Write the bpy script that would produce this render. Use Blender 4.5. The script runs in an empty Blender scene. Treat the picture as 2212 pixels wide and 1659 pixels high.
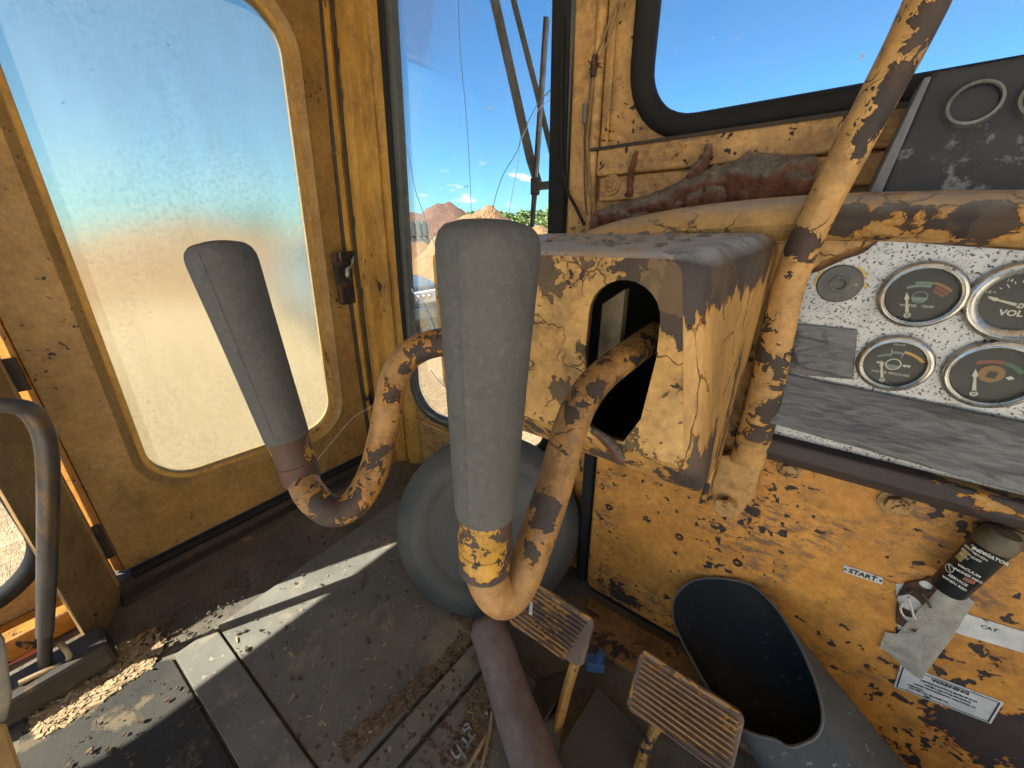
import bpy, math, random
from mathutils import Vector, Matrix, noise as mnoise
random.seed(7)
SC = bpy.context.scene
COL = SC.collection
# ------------------------------------------------------------------ camera
# machine frame: X right, Y forward, Z up, cab floor z = 0, camera over the origin
CX, CY, FPX, CAMH = 1106.0, 829.5, 815.0, 0.72          # measured on a 2212 x 1659 view
def _axes():
    y = Vector(((1783-CX)/FPX, -(486-CY)/FPX, -1)).normalized()
    x = -Vector(((-18-CX)/FPX, -(514-CY)/FPX, -1)).normalized()
    x = (x - y*x.dot(y)).normalized()
    return x, y, x.cross(y)
RM = Matrix(_axes())
CAM = Vector((0, 0, CAMH))
cd = bpy.data.cameras.new('camera'); cam = bpy.data.objects.new('camera', cd); COL.objects.link(cam)
cam.matrix_world = Matrix.Translation(CAM) @ RM.to_4x4()
cd.sensor_width = 36; cd.lens = FPX*36/2212; cd.clip_start = .01; cd.clip_end = 2000
SC.camera = cam
# ------------------------------------------------------------------ light
SUN_EL = math.radians(50); SUN_H = Vector((-.45, -.893, 0)).normalized()
SUN_DIR = SUN_H*math.cos(SUN_EL) + Vector((0, 0, math.sin(SUN_EL)))
W = bpy.data.worlds.new('World'); SC.world = W; W.use_nodes = True
wn = W.node_tree; wn.nodes.clear()
w_out = wn.nodes.new('ShaderNodeOutputWorld'); w_bg = wn.nodes.new('ShaderNodeBackground')
sky = wn.nodes.new('ShaderNodeTexSky'); sky.sky_type = 'NISHITA'; sky.sun_disc = False
sky.sun_elevation = SUN_EL; sky.sun_rotation = math.atan2(SUN_H.x, SUN_H.y)
sky.air_density = 1.0; sky.dust_density = .35; sky.ozone_density = 2.2; sky.altitude = 300
w_bg.inputs[1].default_value = .05
# small fair weather clouds in a band low over the horizon
tc = wn.nodes.new('ShaderNodeTexCoord'); sx = wn.nodes.new('ShaderNodeSeparateXYZ')
wn.links.new(tc.outputs['Generated'], sx.inputs[0])
mp = wn.nodes.new('ShaderNodeMapping'); mp.inputs['Scale'].default_value = (9, 9, 26)
wn.links.new(tc.outputs['Generated'], mp.inputs[0])
cn = wn.nodes.new('ShaderNodeTexNoise'); cn.inputs['Scale'].default_value = 1.6; cn.inputs['Detail'].default_value = 6
wn.links.new(mp.outputs[0], cn.inputs['Vector'])
cr = wn.nodes.new('ShaderNodeMapRange'); cr.inputs[1].default_value = .57; cr.inputs[2].default_value = .66
wn.links.new(cn.outputs['Fac'], cr.inputs[0])
b1 = wn.nodes.new('ShaderNodeMapRange'); b1.inputs[1].default_value = .045; b1.inputs[2].default_value = .07
b2 = wn.nodes.new('ShaderNodeMapRange'); b2.inputs[1].default_value = .16; b2.inputs[2].default_value = .11
wn.links.new(sx.outputs[2], b1.inputs[0]); wn.links.new(sx.outputs[2], b2.inputs[0])
m1 = wn.nodes.new('ShaderNodeMath'); m1.operation = 'MULTIPLY'; m2 = wn.nodes.new('ShaderNodeMath'); m2.operation = 'MULTIPLY'
wn.links.new(b1.outputs[0], m1.inputs[0]); wn.links.new(b2.outputs[0], m1.inputs[1])
wn.links.new(m1.outputs[0], m2.inputs[0]); wn.links.new(cr.outputs[0], m2.inputs[1])
tint = wn.nodes.new('ShaderNodeMix'); tint.data_type = 'RGBA'; tint.blend_type = 'MULTIPLY'; tint.inputs[0].default_value = 1
tint.inputs[7].default_value = (.38, .69, .86, 1)
wn.links.new(sky.outputs[0], tint.inputs[6])
cm = wn.nodes.new('ShaderNodeMix'); cm.data_type = 'RGBA'; cm.inputs[7].default_value = (5.0, 5.1, 5.3, 1)
wn.links.new(m2.outputs[0], cm.inputs[0]); wn.links.new(tint.outputs[2], cm.inputs[6])
wn.links.new(cm.outputs[2], w_bg.inputs[0]); wn.links.new(w_bg.outputs[0], w_out.inputs[0])
sl = bpy.data.lights.new('sun', 'SUN'); sl.energy = 5.0; sl.angle = math.radians(.53); sl.color = (1, .93, .80)
so = bpy.data.objects.new('sun', sl); COL.objects.link(so)
so.rotation_euler = SUN_DIR.to_track_quat('Z', 'Y').to_euler(); so.location = SUN_DIR*30
SC.view_settings.view_transform = 'Standard'; SC.view_settings.look = 'None'
SC.view_settings.exposure = 2.34; SC.view_settings.gamma = 1
SC.cycles.max_bounces = 10; SC.cycles.diffuse_bounces = 5; SC.cycles.transmission_bounces = 8; SC.cycles.transparent_max_bounces = 12
SC.cycles.caustics_reflective = False; SC.cycles.caustics_refractive = False
SC.cycles.sample_clamp_indirect = 6
SC.cycles.use_denoising = True

# ------------------------------------------------------------------ pixel -> place
def ray(u, v): return RM @ Vector(((u-CX)/FPX, -(v-CY)/FPX, -1))
def PN(u, v, n, p0):
    n = Vector(n); d = ray(u, v); return CAM + d*(n.dot(Vector(p0)-CAM)/n.dot(d))
def PX(u, v, x): return PN(u, v, (1, 0, 0), (x, 0, 0))
def PY(u, v, y): return PN(u, v, (0, 1, 0), (0, y, 0))
def PZ(u, v, z=0): return PN(u, v, (0, 0, 1), (0, 0, z))
def PD(u, v, d): return CAM + ray(u, v)*d

# ------------------------------------------------------------------ materials
def mat(name):
    m = bpy.data.materials.new(name); m.use_nodes = True; nt = m.node_tree; nt.nodes.clear()
    o = nt.nodes.new('ShaderNodeOutputMaterial'); return m, nt, o
class NB:
    def __init__(s, nt): s.nt = nt
    def n(s, t, ins=None, **kw):
        x = s.nt.nodes.new(t)
        for k, v in kw.items(): setattr(x, k, v)
        for k, v in (ins or {}).items(): s.set(x.inputs[k], v)
        return x
    def set(s, i, v):
        if isinstance(v, bpy.types.NodeSocket): s.nt.links.new(v, i)
        elif hasattr(i.default_value, '__len__') and not hasattr(v, '__len__'): i.default_value = (v,)*len(i.default_value)
        elif hasattr(v, '__len__') and len(v) == 3 and len(i.default_value) == 4: i.default_value = (*v, 1)
        else: i.default_value = v
    def m(s, op, a, b=0, c=None, clamp=False):
        x = s.n('ShaderNodeMath', {0: a, 1: b}, operation=op, use_clamp=clamp)
        if c is not None: s.set(x.inputs[2], c)
        return x.outputs[0]
    def mix(s, f, a, b, mode='MIX'):
        x = s.n('ShaderNodeMix', data_type='RGBA', blend_type=mode, clamp_factor=True)
        s.set(x.inputs[0], f); s.set(x.inputs[6], a); s.set(x.inputs[7], b); return x.outputs[2]
    def mr(s, v, a, b, c=0, d=1):
        return s.n('ShaderNodeMapRange', {0: v, 1: a, 2: b, 3: c, 4: d}).outputs[0]
    def noise(s, vec, scale, det=4, rough=.55, dist=0):
        return s.n('ShaderNodeTexNoise', {'Vector': vec, 'Scale': scale, 'Detail': det, 'Roughness': rough, 'Distortion': dist})
    def pos(s): return s.n('ShaderNodeNewGeometry').outputs['Position']
    def map(s, vec, scale=(1, 1, 1), loc=(0, 0, 0), rot=(0, 0, 0)):
        return s.n('ShaderNodeMapping', {'Vector': vec, 'Scale': scale, 'Location': loc, 'Rotation': rot}).outputs[0]
    def vadd(s, a, b): return s.n('ShaderNodeVectorMath', {0: a, 1: b}, operation='ADD').outputs[0]
    def vscale(s, a, k):
        x = s.n('ShaderNodeVectorMath', {0: a}, operation='SCALE'); s.set(x.inputs['Scale'], k); return x.outputs[0]
def paint(name, top=(.52, .32, .10), low=(.40, .235, .068), old=(.52, .25, .03), under=(.019, .015, .016), scale=16, thr=.6,
          crack=.0, blobs=(), stretch=(1, 1, 1), rot=(0, 0, 0), rough=.52, dirt=.45, seed=0, bump=.8, rustc=(.12, .05, .022), rust=.25, dust=.0, oldw=.03, speck=.0, smudge=.0, dustc=(.30, .30, .285)):
    m, nt, o = mat(name); B = NB(nt)
    p0 = B.pos(); p = B.map(p0, stretch, (seed*3.7, seed*1.9, seed*5.3), rot)
    wv = B.noise(p, scale*1.7, 3)
    w = B.vadd(p, B.vscale(B.vadd(wv.outputs['Color'], (-.5, -.5, -.5)), .55/scale))
    n1 = B.noise(w, scale, 5, .55).outputs['Fac']
    n2 = B.noise(w, scale*4.3, 3, .6).outputs['Fac']
    n0 = B.noise(p, scale*.33, 3, .5).outputs['Fac']; n4 = B.noise(w, scale*11, 2, .5).outputs['Fac']
    fld = B.m('ADD', B.m('MULTIPLY', n1, .62), B.m('MULTIPLY', n2, .30)); fld = B.m('ADD', fld, B.m('MULTIPLY', n4, .08)); fld = B.m('ADD', fld, B.m('MULTIPLY', B.m('SUBTRACT', n0, .52), .34))
    for (c, r, k) in blobs:
        d = B.n('ShaderNodeVectorMath', {0: p0, 1: tuple(c)}, operation='DISTANCE').outputs['Value']
        fld = B.m('ADD', fld, B.mr(d, r, r*.35, 0, k))
    chip = B.mr(fld, thr, thr+.010)
    if speck > 0:
        sn = B.noise(w, 75, 2, .5).outputs['Fac']; sm = B.noise(p, 7, 3).outputs['Fac']
        sp_ = B.mr(B.m('ADD', sn, B.m('MULTIPLY', B.m('SUBTRACT', sm, .5), .5)), .74-speck, .75-speck)
        chip = B.m('MAXIMUM', chip, sp_)
    ring = B.mr(fld, thr-oldw, thr-oldw+.008)
    big = B.noise(p, 3.1, 4).outputs['Fac']
    var = B.noise(p, scale*.55, 6, .65).outputs['Fac']
    fine = B.noise(p, 150, 3, .6).outputs['Fac']
    col = B.mix(B.mr(var, .3, .7), low, top)
    col = B.mix(B.mr(fine, .35, .75, 0, .35), col, tuple(min(.8, x*1.25+.01) for x in top))
    col = B.mix(B.m('MULTIPLY', ring, B.mr(big, .42, .58)), col, old)
    gr = B.noise(p, scale*1.1, 8, .72).outputs['Fac']
    col = B.mix(B.m('MULTIPLY', B.mr(gr, .47, .68), dirt), col, (.085, .052, .024))
    bl = B.noise(p, 6.5, 9, .78).outputs['Fac']; col = B.mix(1.0, col, B.mix(B.mr(bl, .3, .7), (.58, .53, .48), (1.12, 1.10, 1.08)), 'MULTIPLY')
    sc_ = B.noise(B.map(p, (1, 1, 1), rot=(.4, .9, .3)), 38, 9, .82).outputs['Fac']; col = B.mix(B.m('MULTIPLY', B.mr(sc_, .56, .66), dirt*.8), col, (.10, .07, .045))
    hf = B.noise(p, 95, 9, .82).outputs['Fac']; col = B.mix(1.0, col, B.mix(B.mr(hf, .36, .64), (.76, .73, .70), (1.10, 1.09, 1.08)), 'MULTIPLY')
    if smudge > 0:
        s1 = B.noise(p, 8, 4, .6).outputs['Fac']; s2 = B.noise(B.map(p, (1, 1, 2.2), rot=(0, .35, 0)), 52, 8, .78).outputs['Fac']
        sm_ = B.m('MULTIPLY', B.mr(s1, .48, .60), B.mr(s2, .50, .57)); col = B.mix(B.m('MULTIPLY', sm_, smudge), col, (.11, .075, .055))
    rs = B.noise(w, scale*.8, 6, .7).outputs['Fac']
    col = B.mix(B.m('MULTIPLY', B.mr(rs, .60, .70), rust), col, rustc)
    ucol = B.mix(B.mr(gr, .35, .65), under, tuple(x*1.9 for x in under))
    ucol = B.mix(B.m('MULTIPLY', B.mr(rs, .5, .65), min(1, rust*1.6)), ucol, (.075, .034, .02))
    rim_ = B.m('MULTIPLY', B.mr(fld, thr-.007, thr-.001), B.mr(n2, .38, .55)); col = B.mix(B.m('MULTIPLY', rim_, .75), col, (.05, .032, .018))  # dark chip outline: painted edge shadow along with flake-border cracks
    col = B.mix(chip, col, ucol)
    hgt = B.m('SUBTRACT', 1, chip)
    hgt = B.m('SUBTRACT', hgt, B.m('MULTIPLY', ring, .25))
    if crack > 0:
        cw = B.vadd(p, B.vscale(B.vadd(B.noise(p, scale*1.6, 4).outputs['Color'], (-.5, -.5, -.5)), .9/scale))
        vo = B.n('ShaderNodeTexVoronoi', {'Vector': cw, 'Scale': scale*1.05}, feature='DISTANCE_TO_EDGE').outputs['Distance']
        ck = B.m('MULTIPLY', B.mr(vo, .020, .006), B.mr(B.noise(p, scale*.7, 2).outputs['Fac'], .56-.12*crack, .62-.12*crack))
        ck = B.m('MULTIPLY', ck, B.m('SUBTRACT', 1, chip))
        col = B.mix(B.m('MULTIPLY', ck, .8), col, (.03, .02, .013))
        vc = B.n('ShaderNodeTexVoronoi', {'Vector': cw, 'Scale': scale*1.05}).outputs['Color']
        sepc = B.n('ShaderNodeSeparateColor', {0: vc}).outputs[0]
        col = B.mix(B.m('MULTIPLY', sepc, .25*crack), col, (.58, .40, .17))
        hgt = B.m('SUBTRACT', hgt, B.m('MULTIPLY', ck, .7))
        hgt = B.m('ADD', hgt, B.m('MULTIPLY', sepc, .25*crack))
    if dust > 0:
        nz = B.n('ShaderNodeSeparateXYZ', {0: B.n('ShaderNodeNewGeometry').outputs['Normal']}).outputs[2]
        dm = B.m('MULTIPLY', B.mr(nz, .45, .9), B.mr(gr, .3, .55))
        col = B.mix(B.m('MULTIPLY', dm, dust), col, dustc)
    hgt = B.m('ADD', hgt, B.m('MULTIPLY', fine, .22)); hgt = B.m('ADD', hgt, B.m('MULTIPLY', gr, .35))
    bp = B.n('ShaderNodeBump', {'Strength': bump, 'Distance': .0022, 'Height': hgt})
    rg = B.m('ADD', B.mr(chip, 0, 1, rough, .66), B.m('MULTIPLY', B.m('SUBTRACT', gr, .5), .35), clamp=True)
    bs = B.n('ShaderNodeBsdfPrincipled', {'Base Color': col, 'Roughness': rg, 'Normal': bp.outputs[0]})
    bs.inputs['Specular IOR Level'].default_value = .4
    nt.links.new(bs.outputs[0], o.inputs[0]); return m
def surf(name, a, b=None, rough=.6, metal=0, scale=30, stretch=(1, 1, 1), bump=.25, dist=.001, spots=None, spot_scale=60, spot_thr=.62, rot=(0, 0, 0), spec=.4, rvar=.25, spot2=None, spot2_scale=14, spot2_thr=.6):
    m, nt, o = mat(name); B = NB(nt)
    b = b or tuple(x*.65 for x in a)
    p = B.map(B.pos(), stretch, rot=rot)
    n = B.noise(p, scale, 6, .65).outputs['Fac']; n2 = B.noise(p, scale*6, 3, .6).outputs['Fac']
    col = B.mix(B.mr(n, .32, .68), b, a); h = B.m('ADD', n, B.m('MULTIPLY', n2, .4)); rg = B.m('ADD', rough, B.m('MULTIPLY', B.m('SUBTRACT', n, .5), rvar), clamp=True)
    mt = metal
    if spot2:
        f2 = B.mr(B.noise(p, spot2_scale, 7, .7).outputs['Fac'], spot2_thr, spot2_thr+.06)
        col = B.mix(f2, col, spot2); h = B.m('ADD', h, B.m('MULTIPLY', f2, .4))
    if spots:
        f = B.mr(B.noise(p, spot_scale, 5, .62).outputs['Fac'], spot_thr, spot_thr+.035)
        col = B.mix(f, col, spots); h = B.m('SUBTRACT', h, B.m('MULTIPLY', f, .6)); rg = B.mr(f, 0, 1, rg, .75)
        if metal: mt = B.mr(f, 0, 1, metal, 0)
    bp = B.n('ShaderNodeBump', {'Strength': bump, 'Distance': dist, 'Height': h})
    bs = B.n('ShaderNodeBsdfPrincipled', {'Base Color': col, 'Roughness': rg, 'Metallic': mt, 'Normal': bp.outputs[0]})
    bs.inputs['Specular IOR Level'].default_value = spec
    nt.links.new(bs.outputs[0], o.inputs[0]); return m
def pane_mat(name, tint=(.97, .99, 1), refl=.06):
    m, nt, o = mat(name); B = NB(nt)
    tr = B.n('ShaderNodeBsdfTransparent', {0: tint}); gl = B.n('ShaderNodeBsdfGlossy', {'Roughness': .03, 'Color': (1, 1, 1)})
    fr = B.n('ShaderNodeFresnel', {'IOR': 1.3})
    ms = B.n('ShaderNodeMixShader', {0: B.m('MULTIPLY', fr.outputs[0], .4)}); nt.links.new(tr.outputs[0], ms.inputs[1]); nt.links.new(gl.outputs[0], ms.inputs[2])
    df = B.n('ShaderNodeBsdfDiffuse', {0: (.6, .58, .52)})
    sp = B.noise(B.pos(), 55, 2, .5).outputs['Fac']; gr = B.noise(B.pos(), 9, 5, .6).outputs['Fac']
    f = B.m('ADD', B.m('MULTIPLY', B.mr(sp, .74, .77), .7), B.mr(gr, .35, .75, .0, .06))
    m2_ = B.n('ShaderNodeMixShader', {0: f}); nt.links.new(ms.outputs[0], m2_.inputs[1]); nt.links.new(df.outputs[0], m2_.inputs[2])
    nt.links.new(m2_.outputs[0], o.inputs[0]); return m
def frosted_mat():
    m, nt, o = mat('hazed_plastic'); B = NB(nt)
    p = B.pos()
    sp = B.noise(p, 135, 3, .7).outputs['Fac']; zz = B.n('ShaderNodeSeparateXYZ', {0: p}).outputs[2]
    pat = B.noise(p, 4.5, 4, .6).outputs['Fac']
    f = B.m('MULTIPLY', B.mr(sp, .50, .60), B.mr(pat, .36, .58))
    f2 = B.mr(B.noise(p, 95, 2, .5).outputs['Fac'], .765, .78)
    fl = B.m('MULTIPLY', B.mr(B.noise(B.map(p, (1, 1, .18)), 26, 5, .6).outputs['Fac'], .35, .75), .22)
    col = B.mix(B.m('MULTIPLY', f, .5), (.75, .80, .70), (.42, .50, .47)); col = B.mix(fl, col, (.55, .47, .35)); col = B.mix(f2, col, (.12, .13, .12))
    bp = B.n('ShaderNodeBump', {'Strength': .25, 'Distance': .0005, 'Height': sp})
    g = B.n('ShaderNodeBsdfPrincipled', {'Base Color': col, 'Roughness': .2, 'Transmission Weight': 1, 'IOR': 1.45, 'Normal': bp.outputs[0]})
    t = B.n('ShaderNodeBsdfTranslucent', {0: B.mix(.0, col, col)})
    ms = B.n('ShaderNodeMixShader', {0: .07}); nt.links.new(g.outputs[0], ms.inputs[1]); nt.links.new(t.outputs[0], ms.inputs[2])
    nt.links.new(ms.outputs[0], o.inputs[0]); return m
def flat(name, c, rough=.7, metal=0, emit=None):
    m, nt, o = mat(name); B = NB(nt)
    bs = B.n('ShaderNodeBsdfPrincipled', {'Base Color': c, 'Roughness': rough, 'Metallic': metal})
    nt.links.new(bs.outputs[0], o.inputs[0]); return m

def grip_mat():
    m, nt, o = mat('grey_lever_rubber'); B = NB(nt); p = B.pos()
    n = B.noise(p, 22, 7, .7).outputs['Fac']; n2 = B.noise(p, 260, 3, .6).outputs['Fac']; n3 = B.noise(p, 70, 6, .75).outputs['Fac']
    col = B.mix(B.mr(n, .3, .7), (.064, .066, .066), (.092, .094, .093)); col = B.mix(B.mr(n2, .5, .75, 0, .35), col, (.14, .142, .138)); col = B.mix(B.m('MULTIPLY', B.mr(n3, .56, .68), .4), col, (.04, .041, .04))
    sc = B.map(p, (1, 1, 3.2))
    for u, v, d, r in ((1042, 674, .213, .0048), (1062, 672, .213, .0052), (1080, 672, .213, .004), (1064, 730, .216, .0050), (1078, 728, .216, .0042), (1130, 655, .215, .003), (598, 760, .355, .003), (985, 960, .235, .003)):
        c = PD(u, v, d); dd = B.n('ShaderNodeVectorMath', {0: sc, 1: (c.x, c.y, c.z*3.2)}, operation='DISTANCE').outputs['Value']
        f = B.m('MULTIPLY', B.mr(dd, r*2.2, r*1.2), B.mr(n3, .38, .52)); col = B.mix(B.m('MULTIPLY', f, .8), col, (.20, .20, .19))
    h = B.m('ADD', B.m('ADD', n2, B.m('MULTIPLY', n3, .9)), n)
    bp = B.n('ShaderNodeBump', {'Strength': .55, 'Distance': .0009, 'Height': h})
    bs = B.n('ShaderNodeBsdfPrincipled', {'Base Color': col, 'Roughness': B.mr(n, .3, .7, .62, .95), 'Normal': bp.outputs[0]}); bs.inputs['Specular IOR Level'].default_value = .2
    nt.links.new(bs.outputs[0], o.inputs[0]); return m
def mud_mat():
    m, nt, o = mat('wasp_mud'); B = NB(nt); p = B.pos()
    n = B.noise(p, 50, 6, .7).outputs['Fac']; n2 = B.noise(p, 14, 5, .65).outputs['Fac']; nz = B.n('ShaderNodeSeparateXYZ', {0: B.n('ShaderNodeNewGeometry').outputs['Normal']}).outputs[2]
    col = B.mix(B.mr(n, .3, .7), (.085, .033, .02), (.19, .075, .042)); f = B.m('MULTIPLY', B.mr(B.m('ADD', nz, B.m('MULTIPLY', n2, .9)), .55, .95), .9)
    col = B.mix(f, col, B.mix(B.mr(n, .35, .65), (.10, .088, .075), (.21, .185, .155)))
    bp = B.n('ShaderNodeBump', {'Strength': 1, 'Distance': .008, 'Height': B.m('ADD', n, B.m('MULTIPLY', n2, 2))})
    bs = B.n('ShaderNodeBsdfPrincipled', {'Base Color': col, 'Roughness': .95, 'Normal': bp.outputs[0]}); nt.links.new(bs.outputs[0], o.inputs[0]); return m

# ------------------------------------------------------------------ mesh building
def V(*a): return Vector(a)
def cr_smooth(pts, k=6):
    pts = [Vector(p) for p in pts]; out = []
    for i in range(len(pts)-1):
        p0 = pts[max(0, i-1)]; p1 = pts[i]; p2 = pts[i+1]; p3 = pts[min(len(pts)-1, i+2)]
        for j in range(k):
            t = j/k
            out.append(.5*((2*p1) + (p2-p0)*t + (2*p0-5*p1+4*p2-p3)*t*t + (3*p1-p0-3*p2+p3)*t**3))
    out.append(pts[-1]); return out
def lerp_list(vals, n):
    out = []
    for i in range(n):
        x = i/(n-1)*(len(vals)-1); a = min(int(x), len(vals)-2); out.append(vals[a]+(vals[a+1]-vals[a])*(x-a))
    return out
def basis(axis):
    a = Vector(axis).normalized(); r = Vector((0, 0, 1)) if abs(a.z) < .9 else Vector((1, 0, 0))
    e1 = a.cross(r).normalized(); return e1, a.cross(e1), a
class MB:
    def __init__(s): s.v = []; s.f = []
    def add(s, vs, fs):
        k = len(s.v); s.v += [Vector(p) for p in vs]; s.f += [tuple(i+k for i in q) for q in fs]; return s
    def box(s, c, size, M=None):
        c = Vector(c); vs = []
        for x in (-.5, .5):
            for y in (-.5, .5):
                for z in (-.5, .5):
                    d = Vector((x*size[0], y*size[1], z*size[2])); vs.append(c+(M@d if M else d))
        return s.add(vs, [(0, 1, 3, 2), (4, 6, 7, 5), (0, 4, 5, 1), (2, 3, 7, 6), (0, 2, 6, 4), (1, 5, 7, 3)])
    def span(s, a, b):
        a = Vector(a); b = Vector(b); return s.box((a+b)/2, [abs(x) for x in (b-a)])
    def loft(s, loops, closed=True, cap0=False, cap1=False):
        n = len(loops[0]); vs = [p for l in loops for p in l]; fs = []
        for i in range(len(loops)-1):
            for j in range(n if closed else n-1):
                k = (j+1) % n; fs.append((i*n+j, i*n+k, (i+1)*n+k, (i+1)*n+j))
        if cap0: fs.append(tuple(range(n-1, -1, -1)))
        if cap1: fs.append(tuple(range((len(loops)-1)*n, len(loops)*n)))
        return s.add(vs, fs)
    def tube(s, path, r, n=14, cap=True, flat=1.0, up=None):
        path = [Vector(p) for p in path]; m = len(path)
        rs = lerp_list(r, m) if isinstance(r, (list, tuple)) else [r]*m
        loops = []; e1 = None
        for i, p in enumerate(path):
            t = (path[min(i+1, m-1)]-path[max(i-1, 0)]).normalized()
            if e1 is None: e1 = basis(t)[0] if up is None else (Vector(up)-t*t.dot(Vector(up))).normalized()
            else: e1 = (e1-t*e1.dot(t)).normalized()
            e2 = t.cross(e1)
            loops.append([p+(e1*math.cos(2*math.pi*j/n)+e2*math.sin(2*math.pi*j/n)*flat)*rs[i] for j in range(n)])
        return s.loft(loops, True, cap, cap)
    def lathe(s, prof, o, axis, n=32, cap0=False, cap1=False):
        e1, e2, a = basis(axis); o = Vector(o)
        loops = [[o+a*h+(e1*math.cos(2*math.pi*j/n)+e2*math.sin(2*math.pi*j/n))*r for j in range(n)] for r, h in prof]
        return s.loft(loops, True, cap0, cap1)
    def prism(s, poly, vec):
        poly = [Vector(p) for p in poly]; vec = Vector(vec); return s.loft([poly, [p+vec for p in poly]], True, True, True)
    def build(s, name, m, parent=None, smooth=None, bevel=0, seg=2, origin=None):
        off = parent.get('_o', None) if parent else None
        off = Vector(off) if off is not None else (Vector(origin) if origin is not None else Vector((0, 0, 0)))
        me = bpy.data.meshes.new(name); me.from_pydata([tuple(p-off) for p in s.v], [], s.f)
        import bmesh
        bm = bmesh.new(); bm.from_mesh(me); bmesh.ops.recalc_face_normals(bm, faces=bm.faces); bm.to_mesh(me); bm.free()
        if m: me.materials.append(m)
        o = bpy.data.objects.new(name, me); COL.objects.link(o)
        if parent: o.parent = parent; o['_o'] = tuple(off)
        else: o.location = off; o['_o'] = tuple(off)
        if smooth is not None:
            me.polygons.foreach_set('use_smooth', [True]*len(me.polygons)); me.set_sharp_from_angle(angle=math.radians(smooth))
        if bevel:
            b = o.modifiers.new('edge', 'BEVEL'); b.width = bevel; b.segments = seg; b.limit_method = 'ANGLE'; b.angle_limit = math.radians(35)
        return o
def tag(o, label, cat, group=None):
    o['label'] = label; o['category'] = cat
    if group: o['group'] = group
    return o
def kind(o, k): o['kind'] = k; return o
def thing(name, loc, label, cat, group=None):
    o = bpy.data.objects.new(name, None); COL.objects.link(o); o.location = loc; o['_o'] = tuple(loc); o.empty_display_size = .05
    return tag(o, label, cat, group)
def text(s, m, parent, loc, size, xd=(1, 0, 0), yd=(0, 0, 1), align='CENTER', ext=.0002, name='lettering', bold=0):
    c = bpy.data.curves.new('t', 'FONT'); c.body = s; c.size = size; c.extrude = ext; c.align_x = align; c.align_y = 'CENTER'; c.offset = bold; c.resolution_u = 2
    t = bpy.data.objects.new('t', c); COL.objects.link(t); bpy.context.view_layer.update()
    me = bpy.data.meshes.new_from_object(t.evaluated_get(bpy.context.evaluated_depsgraph_get())); bpy.data.objects.remove(t); bpy.data.curves.remove(c)
    xd = Vector(xd).normalized(); yd = Vector(yd).normalized(); zd = xd.cross(yd)
    M = Matrix((xd, yd, zd)).transposed().to_4x4(); M.translation = Vector(loc)-Vector(parent['_o'])
    me.transform(M); me.materials.clear(); me.materials.append(m); me.name = name
    o = bpy.data.objects.new(name, me); COL.objects.link(o); o.parent = parent; o['_o'] = tuple(parent['_o']); return o
def rloop(q, r, n=7):
    """rounded corners on a 4-gon (or n-gon) of points; r one radius or a list"""
    q = [Vector(p) for p in q]; out = []; k = len(q)
    rr = r if isinstance(r, (list, tuple)) else [r]*k
    for i in range(k):
        a, b, c = q[i-1], q[i], q[(i+1) % k]
        d1 = (a-b).normalized(); d2 = (c-b).normalized(); ang = d1.angle(d2); t = max(rr[i], 1e-4)/math.tan(ang/2)
        p1 = b+d1*t; p2 = b+d2*t
        ctr = b+(d1+d2).normalized()*(max(rr[i], 1e-4)/math.sin(ang/2))
        v1 = p1-ctr; v2 = p2-ctr; tot = v1.angle(v2); ax = v1.cross(v2).normalized()
        for j in range(n+1): out.append(ctr+Matrix.Rotation(tot*j/n, 3, ax)@v1)
    return out
def offset_quad(q, d, inward):
    """grow a planar convex polygon outwards by d"""
    q = [Vector(p) for p in q]; k = len(q); n = (q[1]-q[0]).cross(q[2]-q[1]).normalized(); out = []
    for i in range(k):
        a, b, c = q[i-1], q[i], q[(i+1) % k]
        e1 = (b-a).normalized().cross(n); e2 = (c-b).normalized().cross(n)
        out.append(b+(e1+e2)*(d/(1+e1.dot(e2))))
    return out
def inpoly(x, y, poly):
    c = False; j = len(poly)-1
    for i in range(len(poly)):
        xi, yi = poly[i]; xj, yj = poly[j]
        if (yi > y) != (yj > y) and x < (xj-xi)*(y-yi)/(yj-yi)+xi: c = not c
        j = i
    return c
def fbm(p, s=1, o=4):
    return mnoise.fractal(Vector(p)*s, .6, 2.0, o)

# ------------------------------------------------------------------ palette
def B3(p, r, k=.25): return (tuple(p), r, k)
M_door = paint('shaded_door_paint', top=(.40, .248, .08), low=(.35, .21, .062), scale=11, thr=.665, rust=.28, dirt=.5, seed=1, bump=.5, speck=.015)  # cab yellow darkened: the door's shade is put into its colour
M_pillar = paint('pillar_paint', top=(.58, .345, .075), low=(.49, .28, .055), scale=15, thr=.63, rust=.8, dirt=.6, seed=2, stretch=(1, 1, .45), blobs=[B3(PN(u, v, (.62, -.78, 0), (-.97, .635, 0)), r, k) for u, v, r, k in ((742, 200, .03, .07), (752, 360, .035, .12), (762, 480, .03, .13), (778, 640, .04, .10), (788, 760, .03, .12), (800, 860, .04, .12), (826, 200, .02, .08), (850, 430, .02, .07), (810, 330, .02, .08))])
M_wall = paint('front_wall_paint', top=(.60, .385, .155), low=(.50, .295, .10), scale=17, thr=.635, rust=.35, dirt=.85, seed=3, crack=.0, speck=.06, smudge=.6)
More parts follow.
